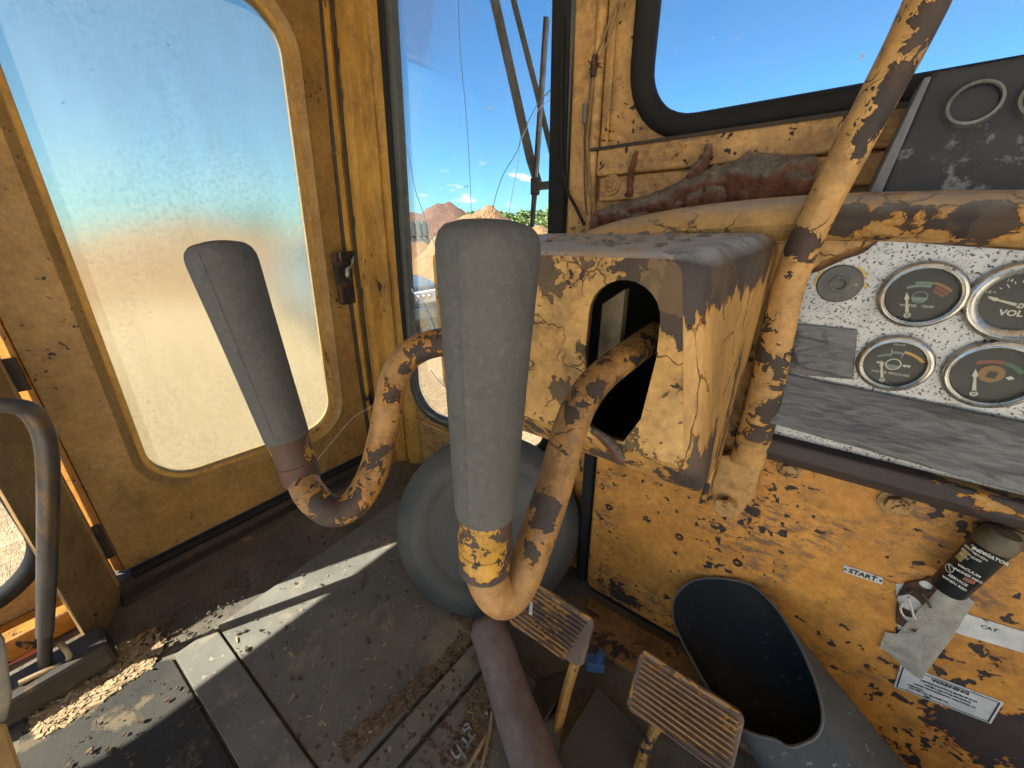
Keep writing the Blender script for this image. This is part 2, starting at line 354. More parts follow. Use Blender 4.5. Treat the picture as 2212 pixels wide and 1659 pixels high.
M_fire = paint('firewall_paint', top=(.66, .33, .075), low=(.56, .265, .05), old=(.60, .23, .015), scale=30, thr=.635, rust=.2, dirt=.45, seed=4, bump=.8, speck=.085, smudge=.8,
    blobs=[B3(PY(1310, 1270, .54), .05, .10), B3(PY(1360, 1290, .54), .05, .09), B3(PY(1480, 1330, .54), .06, .07), B3(PY(1750, 1180, .54), .06, .05), B3(PY(1640, 1130, .54), .05, .045),
           B3(PY(1870, 1450, .54), .035, .10), B3(PY(2120, 1420, .54), .035, .12), B3(PY(2150, 1590, .54), .06, .16), B3(PY(2080, 1570, .54), .04, .12), B3(PY(2200, 1640, .54), .1, .14), B3(PY(1950, 1640, .54), .06, .1)])
M_box = paint('lever_housing_paint', top=(.62, .395, .14), low=(.50, .295, .09), scale=24, thr=.61, crack=1.0, rust=.3, dirt=.75, smudge=.35, seed=5, bump=1.0, dust=.95, oldw=.02, dustc=(.29, .325, .345), speck=.02,
    blobs=[B3(PY(1500, 575, .30), .065, .22), B3(V(-.062, .35, .70), .045, .20), B3(V(-.055, .41, .705), .045, .20), B3(V(-.05, .47, .705), .045, .18), B3(PY(1240, 560, .30), .03, .08), B3(PY(1330, 560, .30), .03, .07), B3(PY(1530, 760, .36), .05, .05), B3(PY(1560, 900, .38), .05, .05), B3(PY(1190, 560, .30), .05, .06), B3(PY(1480, 820, .30), .03, .06), B3(PY(1430, 980, .31), .05, .12), B3(PY(1500, 1020, .32), .05, .10), B3(PY(1170, 680, .3), .02, .12), B3(PY(1480, 700, .3), .02, .1), B3(PY(1210, 850, .3), .02, .12)])
M_boxside = paint('lever_housing_side_paint', top=(.56, .35, .12), low=(.42, .245, .075), under=(.024, .020, .022), scale=26, thr=.565, crack=.3, rust=.2, dirt=.6, seed=5.5, bump=1.0, dust=.95, dustc=(.29, .325, .345), oldw=.02, stretch=(1, 1, .36),
    blobs=[B3(V(-.06, .31, .69), .045, .2), B3(V(-.055, .35, .70), .05, .22), B3(V(-.055, .41, .705), .05, .22), B3(V(-.05, .47, .705), .05, .2), B3(V(-.04, .33, .53), .05, .10), B3(V(-.04, .34, .50), .05, .12)])
M_tube = paint('support_tube_paint', top=(.58, .365, .14), low=(.44, .25, .08), scale=19, thr=.56, crack=.2, rust=.35, dirt=.6, speck=.05, smudge=.4, seed=6, bump=1.0,
    blobs=[B3(PY(2050, 60, .46), .038, .13), B3(PY(1985, 150, .46), .03, .11), B3(PY(1925, 225, .46), .028, .15), B3(PY(1860, 350, .46), .018, .08), B3(PY(1790, 455, .46), .024, .13), B3(PY(1730, 525, .48), .022, .12), B3(PY(1650, 890, .5), .02, .1)])
M_cowl = paint('cowl_paint', top=(.60, .385, .15), low=(.50, .30, .10), scale=18, thr=.60, crack=.4, rust=.15, dirt=.55, seed=8, dust=.6, blobs=[B3(PY(1830, 475, .51), .022, .14), B3(PY(2150, 480, .51), .045, .10), B3(PY(1960, 468, .51), .03, .06)])
M_lever = paint('lever_paint', top=(.45, .265, .095), low=(.30, .17, .06), scale=28, thr=.53, crack=.15, rust=.6, dirt=.85, speck=.05, smudge=.5, seed=9, bump=1.0, oldw=.045,
    blobs=[B3(PD(u, v, d), r, k) for u, v, d, r, k in ((1212, 985, .277, .014, .12), (1180, 1095, .270, .020, .15), (1140, 1210, .262, .016, .12), (1235, 905, .283, .010, .12), (1290, 850, .295, .012, .10), (1225, 1030, .277, .012, .12), (846, 850, .375, .014, .12), (815, 975, .370, .018, .13), (838, 1040, .370, .012, .12), (700, 1110, .360, .03, .09), (880, 800, .378, .012, .1))])
M_collar = paint('collar_paint', top=(.5, .30, .05), low=(.44, .25, .04), under=(.036, .024, .022), scale=34, thr=.425, rust=.6, dirt=.3, seed=10, bump=.8)
M_padbase = paint('pedal_base_paint', top=(.55, .36, .15), low=(.48, .29, .10), under=(.10, .07, .055), scale=20, thr=.42, rust=.2, dirt=.5, seed=40)
M_pedal = paint('pedal_paint', top=(.46, .30, .125), low=(.36, .215, .075), under=(.07, .05, .042), scale=22, thr=.54, rust=.2, dirt=.5, seed=11, stretch=(.5, 1.6, 1.6))
M_pedarm = paint('pedal_arm_paint', scale=25, thr=.60, rust=.4, dirt=.7, seed=12, top=(.5, .3, .09))
M_bwall = paint('rear_pillar_paint', top=(.40, .26, .10), low=(.33, .2, .07), scale=13, thr=.64, rust=.4, dirt=.6, seed=13)
M_railold = paint('handrail_paint', top=(.17, .115, .055), low=(.12, .085, .045), under=(.055, .055, .058), scale=14, thr=.50, rust=.4, dirt=.7, seed=14, stretch=(1, 1, .5), bump=.4)
M_rail = surf('worn_handrail', (.085, .078, .072), (.045, .04, .038), .42, .3, scale=20, bump=.3, spot2=(.11, .07, .035), spot2_scale=13, spot2_thr=.55, stretch=(1, 1, .5))
M_pedalworn = paint('worn_pedal_paint', top=(.42, .27, .11), low=(.34, .20, .07), under=(.075, .053, .045), scale=16, thr=.50, rust=.2, dirt=.5, seed=41, stretch=(.5, 1.4, 1.4))
M_bolt = paint('bolt_paint', top=(.52, .34, .14), low=(.4, .24, .08), scale=60, thr=.56, rust=.3, dirt=.6, seed=15)
M_orange = paint('sunlit_door_edge_paint', top=(.55, .25, .03), low=(.42, .16, .02), scale=30, thr=.6, rust=.6, dirt=.5, seed=16)
M_sill = surf('oily_sill_steel', (.05, .036, .024), (.02, .016, .012), .65, scale=22, spot2=(.16, .085, .03), spot2_thr=.62)
M_rubber = surf('black_gasket_rubber', (.017, .017, .018), (.010, .010, .011), .75, scale=40, bump=.2, spec=.2)
M_cgask = surf('grey_gasket_rubber', (.055, .06, .055), (.025, .028, .027), .45, scale=30, bump=.2)
M_grip = grip_mat()
M_disc = surf('dark_grey_plastic', (.056, .062, .062), (.043, .048, .049), .6, scale=14, bump=.25, spots=(.10, .10, .095), spot_scale=130, spot_thr=.67, spot2=(.068, .071, .067), spot2_scale=5, spot2_thr=.5)
M_floor = surf('dirty_floor_plate', (.15, .128, .095), (.065, .056, .044), .9, scale=12, bump=.8, dist=.004, spots=(.12, .095, .06), spot_scale=60, spot_thr=.6, spot2=(.14, .085, .04), spot2_scale=7, spot2_thr=.58)
M_mat = surf('black_rubber_mat', (.178, .168, .138), (.108, .103, .087), .85, scale=9, bump=.35, dist=.0015, spots=(.28, .24, .17), spot_scale=110, spot_thr=.63, spot2=(.22, .19, .14), spot2_scale=6, spot2_thr=.55)
M_pipe = surf('brown_oxidised_tube', (.20, .15, .135), (.12, .09, .083), .62, scale=45, bump=.35, spots=(.18, .16, .14), spot_scale=200, spot_thr=.66)
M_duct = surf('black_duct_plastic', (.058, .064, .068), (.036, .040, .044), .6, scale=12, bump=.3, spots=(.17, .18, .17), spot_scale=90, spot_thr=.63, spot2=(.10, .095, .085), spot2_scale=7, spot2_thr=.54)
M_alu = surf('pitted_aluminium', (.45, .465, .47), (.30, .31, .315), .5, .55, scale=40, bump=.2, spots=(.05, .05, .05), spot_scale=400, spot_thr=.565, rvar=.3)
M_tape = surf('grey_duct_tape', (.145, .148, .155), (.08, .082, .087), .47, .3, scale=14, stretch=(.5, 1, 2.5), bump=.9, dist=.004, rvar=.3, spec=.5)
M_pod = surf('black_wrinkle_paint', (.035, .037, .045), (.018, .02, .026), .6, scale=30, bump=.3, spot2=(.15, .165, .175), spot2_scale=22, spot2_thr=.57)
M_chrome = surf('dull_chrome', (.62, .62, .60), (.35, .35, .34), .28, .95, scale=50, bump=.1, spots=(.08, .07, .05), spot_scale=120, spot_thr=.64)
M_podring = surf('dusty_ring', (.20, .22, .21), (.09, .1, .1), .5, .5, scale=60)
M_dial = surf('gauge_dial_black', (.016, .02, .022), (.008, .010, .012), .45, scale=20, bump=.05)
M_podglass = surf('pod_gauge_face', (.03, .032, .045), (.018, .018, .028), .3, scale=20, bump=.05)
M_white = flat('dial_white', (.55, .56, .50), .6); M_teal = flat('dial_teal', (.15, .22, .205), .6); M_amber = flat('dial_amber', (.55, .34, .05), .6)
M_red = flat('dial_red', (.20, .06, .045), .6); M_green = flat('dial_green', (.05, .13, .075), .6); M_brown = flat('dial_brown', (.24, .13, .045), .6); M_needle = flat('needle_white', (.5, .49, .42), .5)
M_mud = mud_mat()
M_shelf = surf('dusty_black_shelf', (.06, .058, .055), (.022, .022, .024), .85, scale=22, bump=.5, spot2=(.2, .14, .07), spot2_scale=20, spot2_thr=.62)
M_rust = surf('brown_rust', (.075, .034, .02), (.035, .018, .012), .9, scale=60, bump=.6)
M_ink = flat('black_ink', (.018, .018, .022), .6)
M_plate = surf('label_plate', (.62, .65, .65), (.44, .47, .48), .5, .3, scale=60, bump=.15, spots=(.10, .09, .07), spot_scale=150, spot_thr=.64)
M_label = surf('label_black', (.013, .016, .02), (.008, .01, .014), .4, scale=30, bump=.05)
M_grime = surf('grimed_clear_plastic', (.10, .082, .05), (.06, .05, .032), .45, scale=40, bump=.2)
M_cloth = surf('frayed_scrim', (.55, .54, .48), (.36, .34, .30), .9, scale=60)
M_seat = surf('grey_vinyl', (.22, .19, .14), (.10, .095, .085), .75, scale=25, bump=.4, spot2=(.05, .05, .055), spot2_scale=9, spot2_thr=.56)
M_wire = surf('tan_wire', (.30, .19, .09), (.16, .11, .06), .7, scale=60); M_dkwire = surf('dark_wire', (.05, .045, .045), None, .6)
M_steel = surf('worn_steel', (.34, .34, .33), (.14, .13, .12), .4, .8, scale=50)
M_latch = surf('black_latch_steel', (.03, .024, .021), (.012, .010, .010), .7, .2, scale=40, spot2=(.085, .038, .02), spot2_scale=22, spot2_thr=.5)
M_crack = flat('glass_crack', (.55, .62, .66), .4); M_crackd = flat('glass_crack_dark', (.09, .13, .15), .4)
M_paneA = pane_mat('clear_pane'); M_frost = frosted_mat()
M_wood = surf('wood_chip', (.24, .165, .10), (.10, .065, .04), .9, scale=80); M_dirt = surf('dirt_crumb', (.13, .085, .05), (.06, .04, .026), .95, scale=80)
M_straw = surf('pale_straw', (.42, .31, .17), (.22, .15, .08), .8, scale=60)
M_mark = surf('raised_letter_metal', (.34, .33, .28), (.16, .15, .13), .6, .2, scale=160, bump=.3)
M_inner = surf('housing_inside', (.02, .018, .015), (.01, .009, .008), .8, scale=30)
M_redref = surf('red_reflector', (.62, .13, .09), (.5, .1, .07), .35, scale=90)
M_blue = flat('blue_plastic', (.04, .10, .25), .5)

# ================================================================== OUTSIDE
GZ = -1.1
def ground_mat():
    m, nt, o = mat('sandy_yard'); B = NB(nt); p = B.pos()
    n = B.noise(p, .25, 6, .6).outputs['Fac']; n2 = B.noise(p, 4, 6, .7).outputs['Fac']
    st = B.noise(B.map(p, (14, 3, 1), rot=(0, 0, .6)), 2.2, 5, .7, 1.5).outputs['Fac']
    st2 = B.noise(B.map(p, (3, 14, 1), rot=(0, 0, .3)), 2.6, 5, .7, 1.5).outputs['Fac']
    col = B.mix(B.mr(n, .35, .65), (.21, .12, .055), (.27, .175, .09)); col = B.mix(B.mr(n2, .35, .7), col, (.30, .21, .115))
    f = B.m('MAXIMUM', B.mr(st, .5, .62), B.mr(st2, .52, .64)); col = B.mix(B.m('MULTIPLY', f, .75), col, (.44, .34, .20))
    g = B.m('MULTIPLY', B.mr(st, .47, .36), B.mr(n2, .4, .6)); col = B.mix(B.m('MULTIPLY', g, .6), col, (.11, .07, .04))
    bp = B.n('ShaderNodeBump', {'Strength': .8, 'Distance': .05, 'Height': B.m('ADD', st, st2)})
    bs = B.n('ShaderNodeBsdfPrincipled', {'Base Color': col, 'Roughness': .95, 'Normal': bp.outputs[0]}); nt.links.new(bs.outputs[0], o.inputs[0]); return m
M_ground = ground_mat()
g = MB(); N = 60
def gcoord(i): t = i/N*2-1; return math.copysign(abs(t)**3, t)*600
pts = [(gcoord(i), gcoord(j), 0) for i in range(N+1) for j in range(N+1)]
pts = [(x, y, GZ+(.05*fbm((x, y, 0), .6, 3) if abs(x)+abs(y) < 60 else 0)) for x, y, z in pts]
g.add(pts, [(i*(N+1)+j, (i+1)*(N+1)+j, (i+1)*(N+1)+j+1, i*(N+1)+j+1) for i in range(N) for j in range(N)])
kind(g.build('ground', M_ground, smooth=180), 'structure')
M_sand = surf('tan_sand', (.25, .14, .062), (.18, .095, .038), .95, scale=2.2, bump=1, dist=.25)
M_redsoil = surf('red_brown_soil', (.135, .06, .036), (.085, .036, .022), .95, scale=.9, bump=1, dist=.5)
def at_dist(u, d):
    r = ray(u, 498); h = Vector((r.x, r.y, 0)).normalized(); return Vector((h.x*d, h.y*d, GZ))
def heap(name, m, c, rx, h, label, peaks, cat='soil heap', seed=0, n=44):
    g = MB(); vs = []; fs = []; right = Vector((c.y, -c.x, 0)).normalized(); fw = Vector((c.x, c.y, 0)).normalized()
    for i in range(n+1):
        for j in range(n+1):
            a = (i/n*2-1)*rx*1.15; b = (j/n*2-1)*rx*1.15; z = 0
            for (pa, ph, pr) in peaks:
                d = math.hypot(a-pa, b*.9)/pr; z = max(z, ph*(1-d) if d > .12 else ph*(.88+.0*d))
            z = z+(.10*h*fbm((a+seed, b, 0), 1.1/max(.6, h*.4), 4) if z > .02 else 0)
            vs.append(c+right*a+fw*b+Vector((0, 0, max(z, 0)-.03)))
    for i in range(n):
        for j in range(n): fs.append((i*(n+1)+j, (i+1)*(n+1)+j, (i+1)*(n+1)+j+1, i*(n+1)+j+1))
    g.add(vs, fs); return tag(g.build(name, m, smooth=60, origin=c), label, cat)
heap('sand_heap', M_sand, at_dist(1040, 13), 3.8, 2.6, 'smooth tan sand heap close behind the parked pickup', [(0, 2.75, 3.4), (1.6, 2.2, 3.2)])
heap('soil_heap', M_redsoil, at_dist(950, 46), 12, 5, 'tall red-brown soil heap behind the grey truck', [(.5, 5.0, 9), (-3.2, 4.3, 9), (5.0, 4.2, 8), (-8, 3.3, 5)], seed=5)
heap('soil_heap', M_redsoil, at_dist(860, 60), 9, 4, 'low red soil bank left of the tall red-brown heap', [(0, 2.6, 8), (-4, 2.4, 6)], seed=9)
# --- bank of sand beyond the hazed door window
heap('sand_bank', M_sand, Vector((-24, 6, GZ)), 14, 3, 'long tan sand bank seen blurred through the hazed door window', [(-8, 2.6, 8), (0, 2.9, 9), (7, 2.5, 8)], seed=3)
heap('sand_bank', surf('pale_bounce_sand', (.60, .54, .44), (.50, .44, .35), .95, scale=2.2, bump=1, dist=.2), Vector((6.8, -2.5, GZ)), 7.5, 5.5, 'added tall pale sand bank right of the cab, bouncing light in', [(-4, 4.6, 5.2), (0, 5.6, 5.4), (3.5, 4.6, 5.0)], seed=13)  # added unseen bank that bounces sunlight into the cab
# --- trees
M_leaf = []
for i, (a, b) in enumerate((((.12, .19, .055), (.06, .11, .03)), ((.15, .22, .065), (.08, .13, .035)))):
    M_leaf.append(surf('leaf_%s' % 'ab'[i], a, b, .7, scale=.8, bump=0))
M_bark = surf('bark', (.09, .065, .045), (.05, .036, .026), .9, scale=6)
def tree_mesh(seed, H, R, conif=False):
    rnd = random.Random(seed); tr = MB(); path = [V(0, 0, 0), V(.1, .05, H*.35), V(0, .1, H*.7)]
    tr.tube(cr_smooth(path, 3), [H*.025, H*.012], 6)
    lobes = [(V(rnd.uniform(-1, 1)*R*.6, rnd.uniform(-1, 1)*R*.6, H*rnd.uniform(.45, .85)), R*rnd.uniform(.35, .6)) for _ in range(9)]+[(V(0, 0, H*.85), R*.4)]
    for c, r in lobes[:5]: tr.tube([V(0, .05, H*.4), c], [H*.010, H*.004], 5)
    cr = MB()
    for c, r in lobes:
        for _ in range(95):
            d = V(rnd.gauss(0, 1), rnd.gauss(0, 1), rnd.gauss(0, 1)).normalized()*r*rnd.uniform(.55, 1.08)
            p = c+d; e = V(rnd.gauss(0, 1), rnd.gauss(0, 1), rnd.gauss(0, 1)).normalized(); f = e.cross(V(rnd.gauss(0, 1), rnd.gauss(0, 1), rnd.gauss(0, 1))).normalized(); s = R*rnd.uniform(.06, .12)
            cr.add([p-e*s-f*s*.6, p+e*s-f*s*.6, p+e*s*.7+f*s, p-e*s*.6+f*s*.8], [(0, 1, 2, 3)])
    return tr, cr
protos = []
for k in range(3):
    tr, cr = tree_mesh(40+k, 9, 3.4); r = thing('tree', (0, 0, 0), 'tree', 'tree', 'trees along the far edge of the yard')
    a = tr.build('trunk', M_bark, r); b = cr.build('crown', M_leaf[k % 2], r); protos.append((r, a, b))
tree_us = [(848, 118, 1.0), (866, 122, .95), (884, 116, .9), (1020, 110, 1.0), (1048, 118, 1.1), (1078, 112, 1.0), (1104, 116, .95), (1130, 108, 1.0), (1150, 118, 1.05), (1172, 110, 1.0), (1190, 100, 1.12), (1208, 112, 1.0), (1226, 104, 1.05), (1000, 125, .9), (700, 110, 1.0), (560, 120, 1.05)]
names_t = ['round green tree at the far left edge of the corner window', 'low green tree just left of the red soil heap', 'green tree half hidden behind the grey truck', 'far green tree directly above the right lever grip, leftmost there', 'second far tree from the left above the right lever grip', 'third far tree from the left above the right lever grip', 'fourth far tree from the left above the right lever grip', 'far tree just right of the middle of the grip top', 'far tree above the right shoulder of the lever grip', 'far tree just left of the wiper blade', 'tallest far tree just right of the wiper blade', 'far tree between the wiper blade and the black gasket', 'far tree cut by the black gasket of the window post', 'far tree at the right foot of the red soil heap', 'tree blurred behind the right half of the hazed door window', 'tree blurred behind the middle of the hazed door window']
for i, (u, d, s) in enumerate(tree_us):
    pr = protos[i % 3]
    if i < 3: r = pr[0]
    else:
        r = pr[0].copy(); COL.objects.link(r)
        for ch in pr[1:]: c = ch.copy(); COL.objects.link(c); c.parent = r
    r.location = at_dist(u, d); r.scale = (s*.95, s*.95, s*.74); r.rotation_euler = (0, 0, i*1.3); r['label'] = names_t[i]; r['group'] = 'trees along the far edge of the yard'
# --- grey truck with slatted sloping front
M_grey = surf('dusty_grey_paint', (.17, .18, .185), (.11, .115, .12), .6, scale=2); M_dk = surf('dark_machine', (.022, .022, .024), (.012, .012, .013), .7, scale=3); M_tyre = surf('tyre', (.03, .03, .03), None, .9, scale=9)
M_glassdk = flat('dark_glass', (.02, .03, .035), .1); M_lens = flat('clear_lens', (.75, .78, .8), .12); M_amberl = flat('amber_lens', (.75, .16, .02), .25); M_silver = surf('blue_silver_car_paint', (.12, .17, .215), (.10, .145, .185), .25, .35, scale=2, bump=0, spec=.6)
c = at_dist(893, 26); fwd = -Vector((c.x, c.y, 0)).normalized(); rt = Vector((-fwd.y, fwd.x, 0)); up = V(0, 0, 1)
tk = thing('quarry_truck', c, 'dusty grey truck with sloping dark slatted panel beside the sand heap', 'truck')
MT = Matrix((rt, fwd, up)).transposed()
def tb(x, y, z): return c+rt*x+fwd*y+up*z
b = MB(); b.box(tb(-.6, -1.2, 1.05), (3.0, 2.8, .75), MT); b.box(tb(-.6, -.2, .62), (2.9, .9, .3), MT); b.build('body', M_grey, tk, bevel=.05)
b = MB(); b.prism([tb(-2.1, .15, 1.43), tb(-2.1, -1.2, 2.35), tb(-2.1, -2.5, 2.35), tb(-2.1, -2.5, 1.43)], rt*3.0); b.build('slope_panel', M_grey, tk, bevel=.03)
for k in range(8):
    x = -2.0+k*.37; b = MB(); b.prism([tb(x, .17, 1.48), tb(x, -1.18, 2.42), tb(x, -1.02, 2.42), tb(x, .25, 1.56)], rt*.22); b.build('slat', M_dk, tk)
for x in (-1.6, .45):
    b = MB(); b.lathe([(0, 0), (.14, 0), (.16, -.08)], tb(x, .3, 1.02), fwd, 16); b.build('headlight', M_lens, tk)
b = MB(); b.box(tb(-.6, .36, .55), (2.9, .12, .22), MT); b.build('bumper', M_dk, tk, bevel=.03)
for x in (-1.75, .6):
    for y in (-.5, -2.1):
        b = MB(); b.lathe([(.2, -.18), (.48, -.18), (.52, -.1), (.52, .1), (.48, .18), (.2, .18)], tb(x, y, .52), rt, 20, True, True); b.build('wheel', M_tyre, tk, smooth=40)
# --- pickup
hc = at_dist(940, 6.7)
vd = Vector((hc.x, hc.y, 0)).normalized(); vr = Vector((vd.y, -vd.x, 0)); fwd = (-vd*math.cos(.5)+vr*math.sin(.5)).normalized(); rt = Vector((-fwd.y, fwd.x, 0)); c = hc-rt*.92*(1 if rt.dot(vr) > 0 else -1); MT = Matrix((rt, fwd, up)).transposed()
pk = thing('pickup_truck', c, 'blue-silver pickup parked nose-on outside the corner window', 'pickup')
b = MB()
prof = [(.0, .45), (.02, .72), (-.04, .98), (-.35, 1.05), (-1.25, 1.10), (-1.85, 1.62), (-3.0, 1.66), (-3.35, 1.15), (-5.0, 1.15), (-5.0, .5)]
loops = [[tb(x*(1 if z < 1.2 else .86), y, z) for y, z in prof] for x in (-.93, -.88, .88, .93)]
loops[0] = [p+up*0-(p-tb(0, -2.5, .8))*.02 for p in loops[0]]; loops[3] = [p-(p-tb(0, -2.5, .8))*.02 for p in loops[3]]
b.loft(loops, True, True, True); b.build('body', M_silver, pk, bevel=.04, seg=3, smooth=40)
b = MB(); b.prism([tb(-.7, -1.30, 1.13), tb(.7, -1.30, 1.13), tb(.6, -1.83, 1.60), tb(-.6, -1.83, 1.60)], up*.03); b.build('windscreen', M_glassdk, pk)
for s in (-1, 1):
    b = MB(); b.prism([tb(s*.42, .03, .72), tb(s*.78, .03, .72), tb(s*.80, .03, .92), tb(s*.42, .03, .90)], fwd*.05); hl = b.build('headlight', M_lens, pk, bevel=.012)
    for q in range(3): b = MB(); b.lathe([(0, .02), (.035, .015), (.045, 0)], tb(s*(.48+.1*q), .082, .82), fwd, 12); b.build('lamp_bowl', M_chrome, hl, smooth=40)
    b = MB(); b.prism([tb(s*.80, -.02, .72), tb(s*.92, -.10, .72), tb(s*.91, -.10, .91), tb(s*.80, -.02, .91)], fwd*.06); b.build('indicator', M_amberl, pk, bevel=.01)
b = MB(); b.box(tb(0, .03, .82), (.82, .06, .20), MT); gr_ = b.build('grille', M_dk, pk, bevel=.02)
for q in range(4): b = MB(); b.box(tb(0, .066, .75+q*.048), (.8, .02, .016), MT); b.build('grille_bar', M_chrome, gr_)
b = MB(); b.box(tb(0, .06, .56), (1.86, .16, .2), MT); b.build('bumper', M_silver, pk, bevel=.04, seg=3)
b = MB(); b.box(tb(0, -.05, .40), (1.6, .2, .16), MT); b.build('valance', M_dk, pk, bevel=.03)
for x in (-.82, .82):
    for y in (-.95, -4.1):
        b = MB(); b.lathe([(.12, -.12), (.34, -.12), (.38, -.06), (.38, .06), (.34, .12), (.12, .12)], tb(x, y, .38), rt, 24, True, True); b.build('wheel', M_tyre, pk, smooth=40)

# ================================================================== CAB SHELL
XL, YF, ROOF = -1.05, .66, 1.46
shell = thing('cab_shell', (0, 0, 0), 'battered yellow steel operator cab around the controls', 'cab')
# floor plate
f = MB(); f.span((-1.06, -.30, -.05), (1.0, .68, 0)); kind(f.build('cab_floor', M_floor), 'structure')
f = MB(); f.span((-1.06, -1.7, -.05), (1.0, -.301, 0)); kind(f.build('rear_floor', surf('pale_bounce_floor', (.60, .56, .48), (.48, .44, .37), .95, scale=8, bump=.6, dist=.006)), 'structure')  # out of view, coloured pale to bounce sunlight forward
# front wall, corner window part: outer frame -> opening
def wq(a): return [V(x, YF, z) for x, z in a]
cw_in = [V(-.892, YF, .205), V(-.415, YF, .205), V(-.378, YF, 1.36), V(-.790, YF, 1.36)]
cw_out = [V(-1.0, YF, 0), V(-.33, YF, 0), V(-.33, YF, ROOF), V(-.95, YF, ROOF)]
def framed(inner, outer, r, depth, dirv, m, name, parent, lip=.0):
    n = 9; li = rloop(inner, r, n); lo = rloop(outer, [.0005]*4, n); d = Vector(dirv)
    b = MB(); b.loft([lo, li, [p+d*depth for p in li], [p+d*depth for p in lo], lo]); return b.build(name, m, parent, smooth=30)
def ring(inner, r, w, t, dirv, m, name, parent, base=0):
    """rubber section around an opening: w outside the opening, t proud of the wall along -dirv"""
    n = 9; d = Vector(dirv); li = rloop(inner, r, n); lo = rloop(offset_quad(inner, w, 0), [x+w for x in (r if isinstance(r, (list, tuple)) else [r]*4)], n)
    mid = [(a*.5+c*.5)-d*t for a, c in zip(li, lo)]; q1 = [(a*.85+c*.15)-d*t*.75 for a, c in zip(li, lo)]; q2 = [(a*.15+c*.85)-d*t*.75 for a, c in zip(li, lo)]
    b = MB(); b.loft([[p+d*.012 for p in li], [p-d*t*.2 for p in li], q1, mid, q2, [p+d*.003 for p in lo]]); return b.build(name, m, parent, smooth=60)
framed(cw_in, cw_out, .085, .012, (0, 1, 0), M_wall, 'front_corner_panel', shell)
ring(offset_quad(cw_in, -.004, 0), .085, .024, .012, (0, 1, 0), M_cgask, 'corner_gasket', shell)
def pane(q, r, name, m, parent, off=.012, th=.004, d=(0, 1, 0)):
    l = rloop(offset_quad(q, .004, 0), r, 9); d = Vector(d); b = MB(); b.prism([p+d*off for p in l], d*th); return b.build(name, m, parent)
cp = pane(cw_in, .085, 'corner_pane', M_paneA, shell, off=.007)
# black outer part of the corner gasket along the right post
b = MB(); b.span((-.412, YF-.016, .66), (-.378, YF-.004, ROOF)); b.build('post_seal', M_rubber, shell, bevel=.006, seg=3)
b = MB(); b.prism([V(-.905, YF-.014, .42), V(-.880, YF-.014, .42), V(-.805, YF-.014, 1.36), V(-.826, YF-.014, 1.36)], (0, .01, 0)); b.build('pillar_seal', M_rubber, shell, bevel=.004)
# cracks in the corner pane
def crack(pl, m, r=.0007):
    b = MB(); b.tube(cr_smooth([PY(u, v, YF+.0055) for u, v in pl], 4), r, 5); b.build('crack', m, cp)
crack([(990, 0), (994, 110), (1008, 260), (1016, 400), (1018, 470)], M_crackd, .0006)
crack([(861, 276), (868, 284), (884, 340), (897, 410), (915, 460)], M_crackd, .0007); crack([(915, 460), (930, 505), (946, 545)], M_crack, .0014)
crack([(1063, 458), (1072, 420), (1088, 375), (1118, 325), (1128, 290), (1165, 220), (1215, 172)], M_crackd, .0007)
crack([(1100, 458), (1108, 410), (1120, 350), (1127, 300), (1165, 235), (1215, 195)], M_crack, .0006)
crack([(878, 598), (892, 630), (905, 648), (925, 690), (940, 725)], M_crack, .0022); crack([(905, 648), (893, 668), (884, 690), (882, 720)], M_crackd, .002)
crack([(930, 800), (960, 835), (1000, 860)], M_crack, .0012)
# front wall, windshield part
ws_in = [V(-.250, YF, .866), V(.92, YF, .866), V(.92, YF, 1.36), V(-.250, YF, 1.36)]
ws_out = [V(-.33, YF, .60), V(1.02, YF, .60), V(1.02, YF, ROOF), V(-.33, YF, ROOF)]
framed(ws_in, ws_out, .07, .012, (0, 1, 0), M_wall, 'windshield_panel', shell)
ring(offset_quad(ws_in, -.002, 0), .07, .033, .014, (0, 1, 0), M_rubber, 'windshield_gasket', shell)
pane(ws_in, .07, 'windshield_pane', M_paneA, shell, off=.007)
# post between the two windows: flat face, ridge, reveal
b = MB(); b.span((-.372, YF-.011, .62), (-.331, YF-.002, ROOF)); b.build('post_face', M_wall, shell, bevel=.004)
b = MB(); b.tube([V(-.329, YF-.008, .62), V(-.327, YF-.008, ROOF)], .0085, 10, flat=1.0); b.build('post_ridge', M_wall, shell, smooth=60)
b = MB(); b.span((-.319, YF-.006, .84), (-.306, YF-.002, ROOF)); b.build('post_reveal', M_wall, shell, bevel=.002)
# rail under the windshield
b = MB(); b.span((-.318, YF-.016, .799), (1.0, YF-.002, .838)); b.build('windshield_rail', M_wall, shell, bevel=.004, seg=3)
b = MB(); b.span((-.312, YF-.0125, .762), (1.0, YF-.002, .797)); b.build('lower_rail', M_wall, shell, bevel=.003)
b = MB(); b.span((-.330, YF-.018, .836), (1.0, YF-.004, .8405)); b.build('rail_grime', M_sill, shell)
b = MB(); b.lathe([(0, .007), (.004, .007), (.0045, .004), (.009, .0035), (.0095, .002), (.0155, .002), (.0165, -.003)], PY(1321, 400, YF-.0125), (0, -1, 0), 20); b.build('rail_plug', M_bolt, shell, smooth=40)
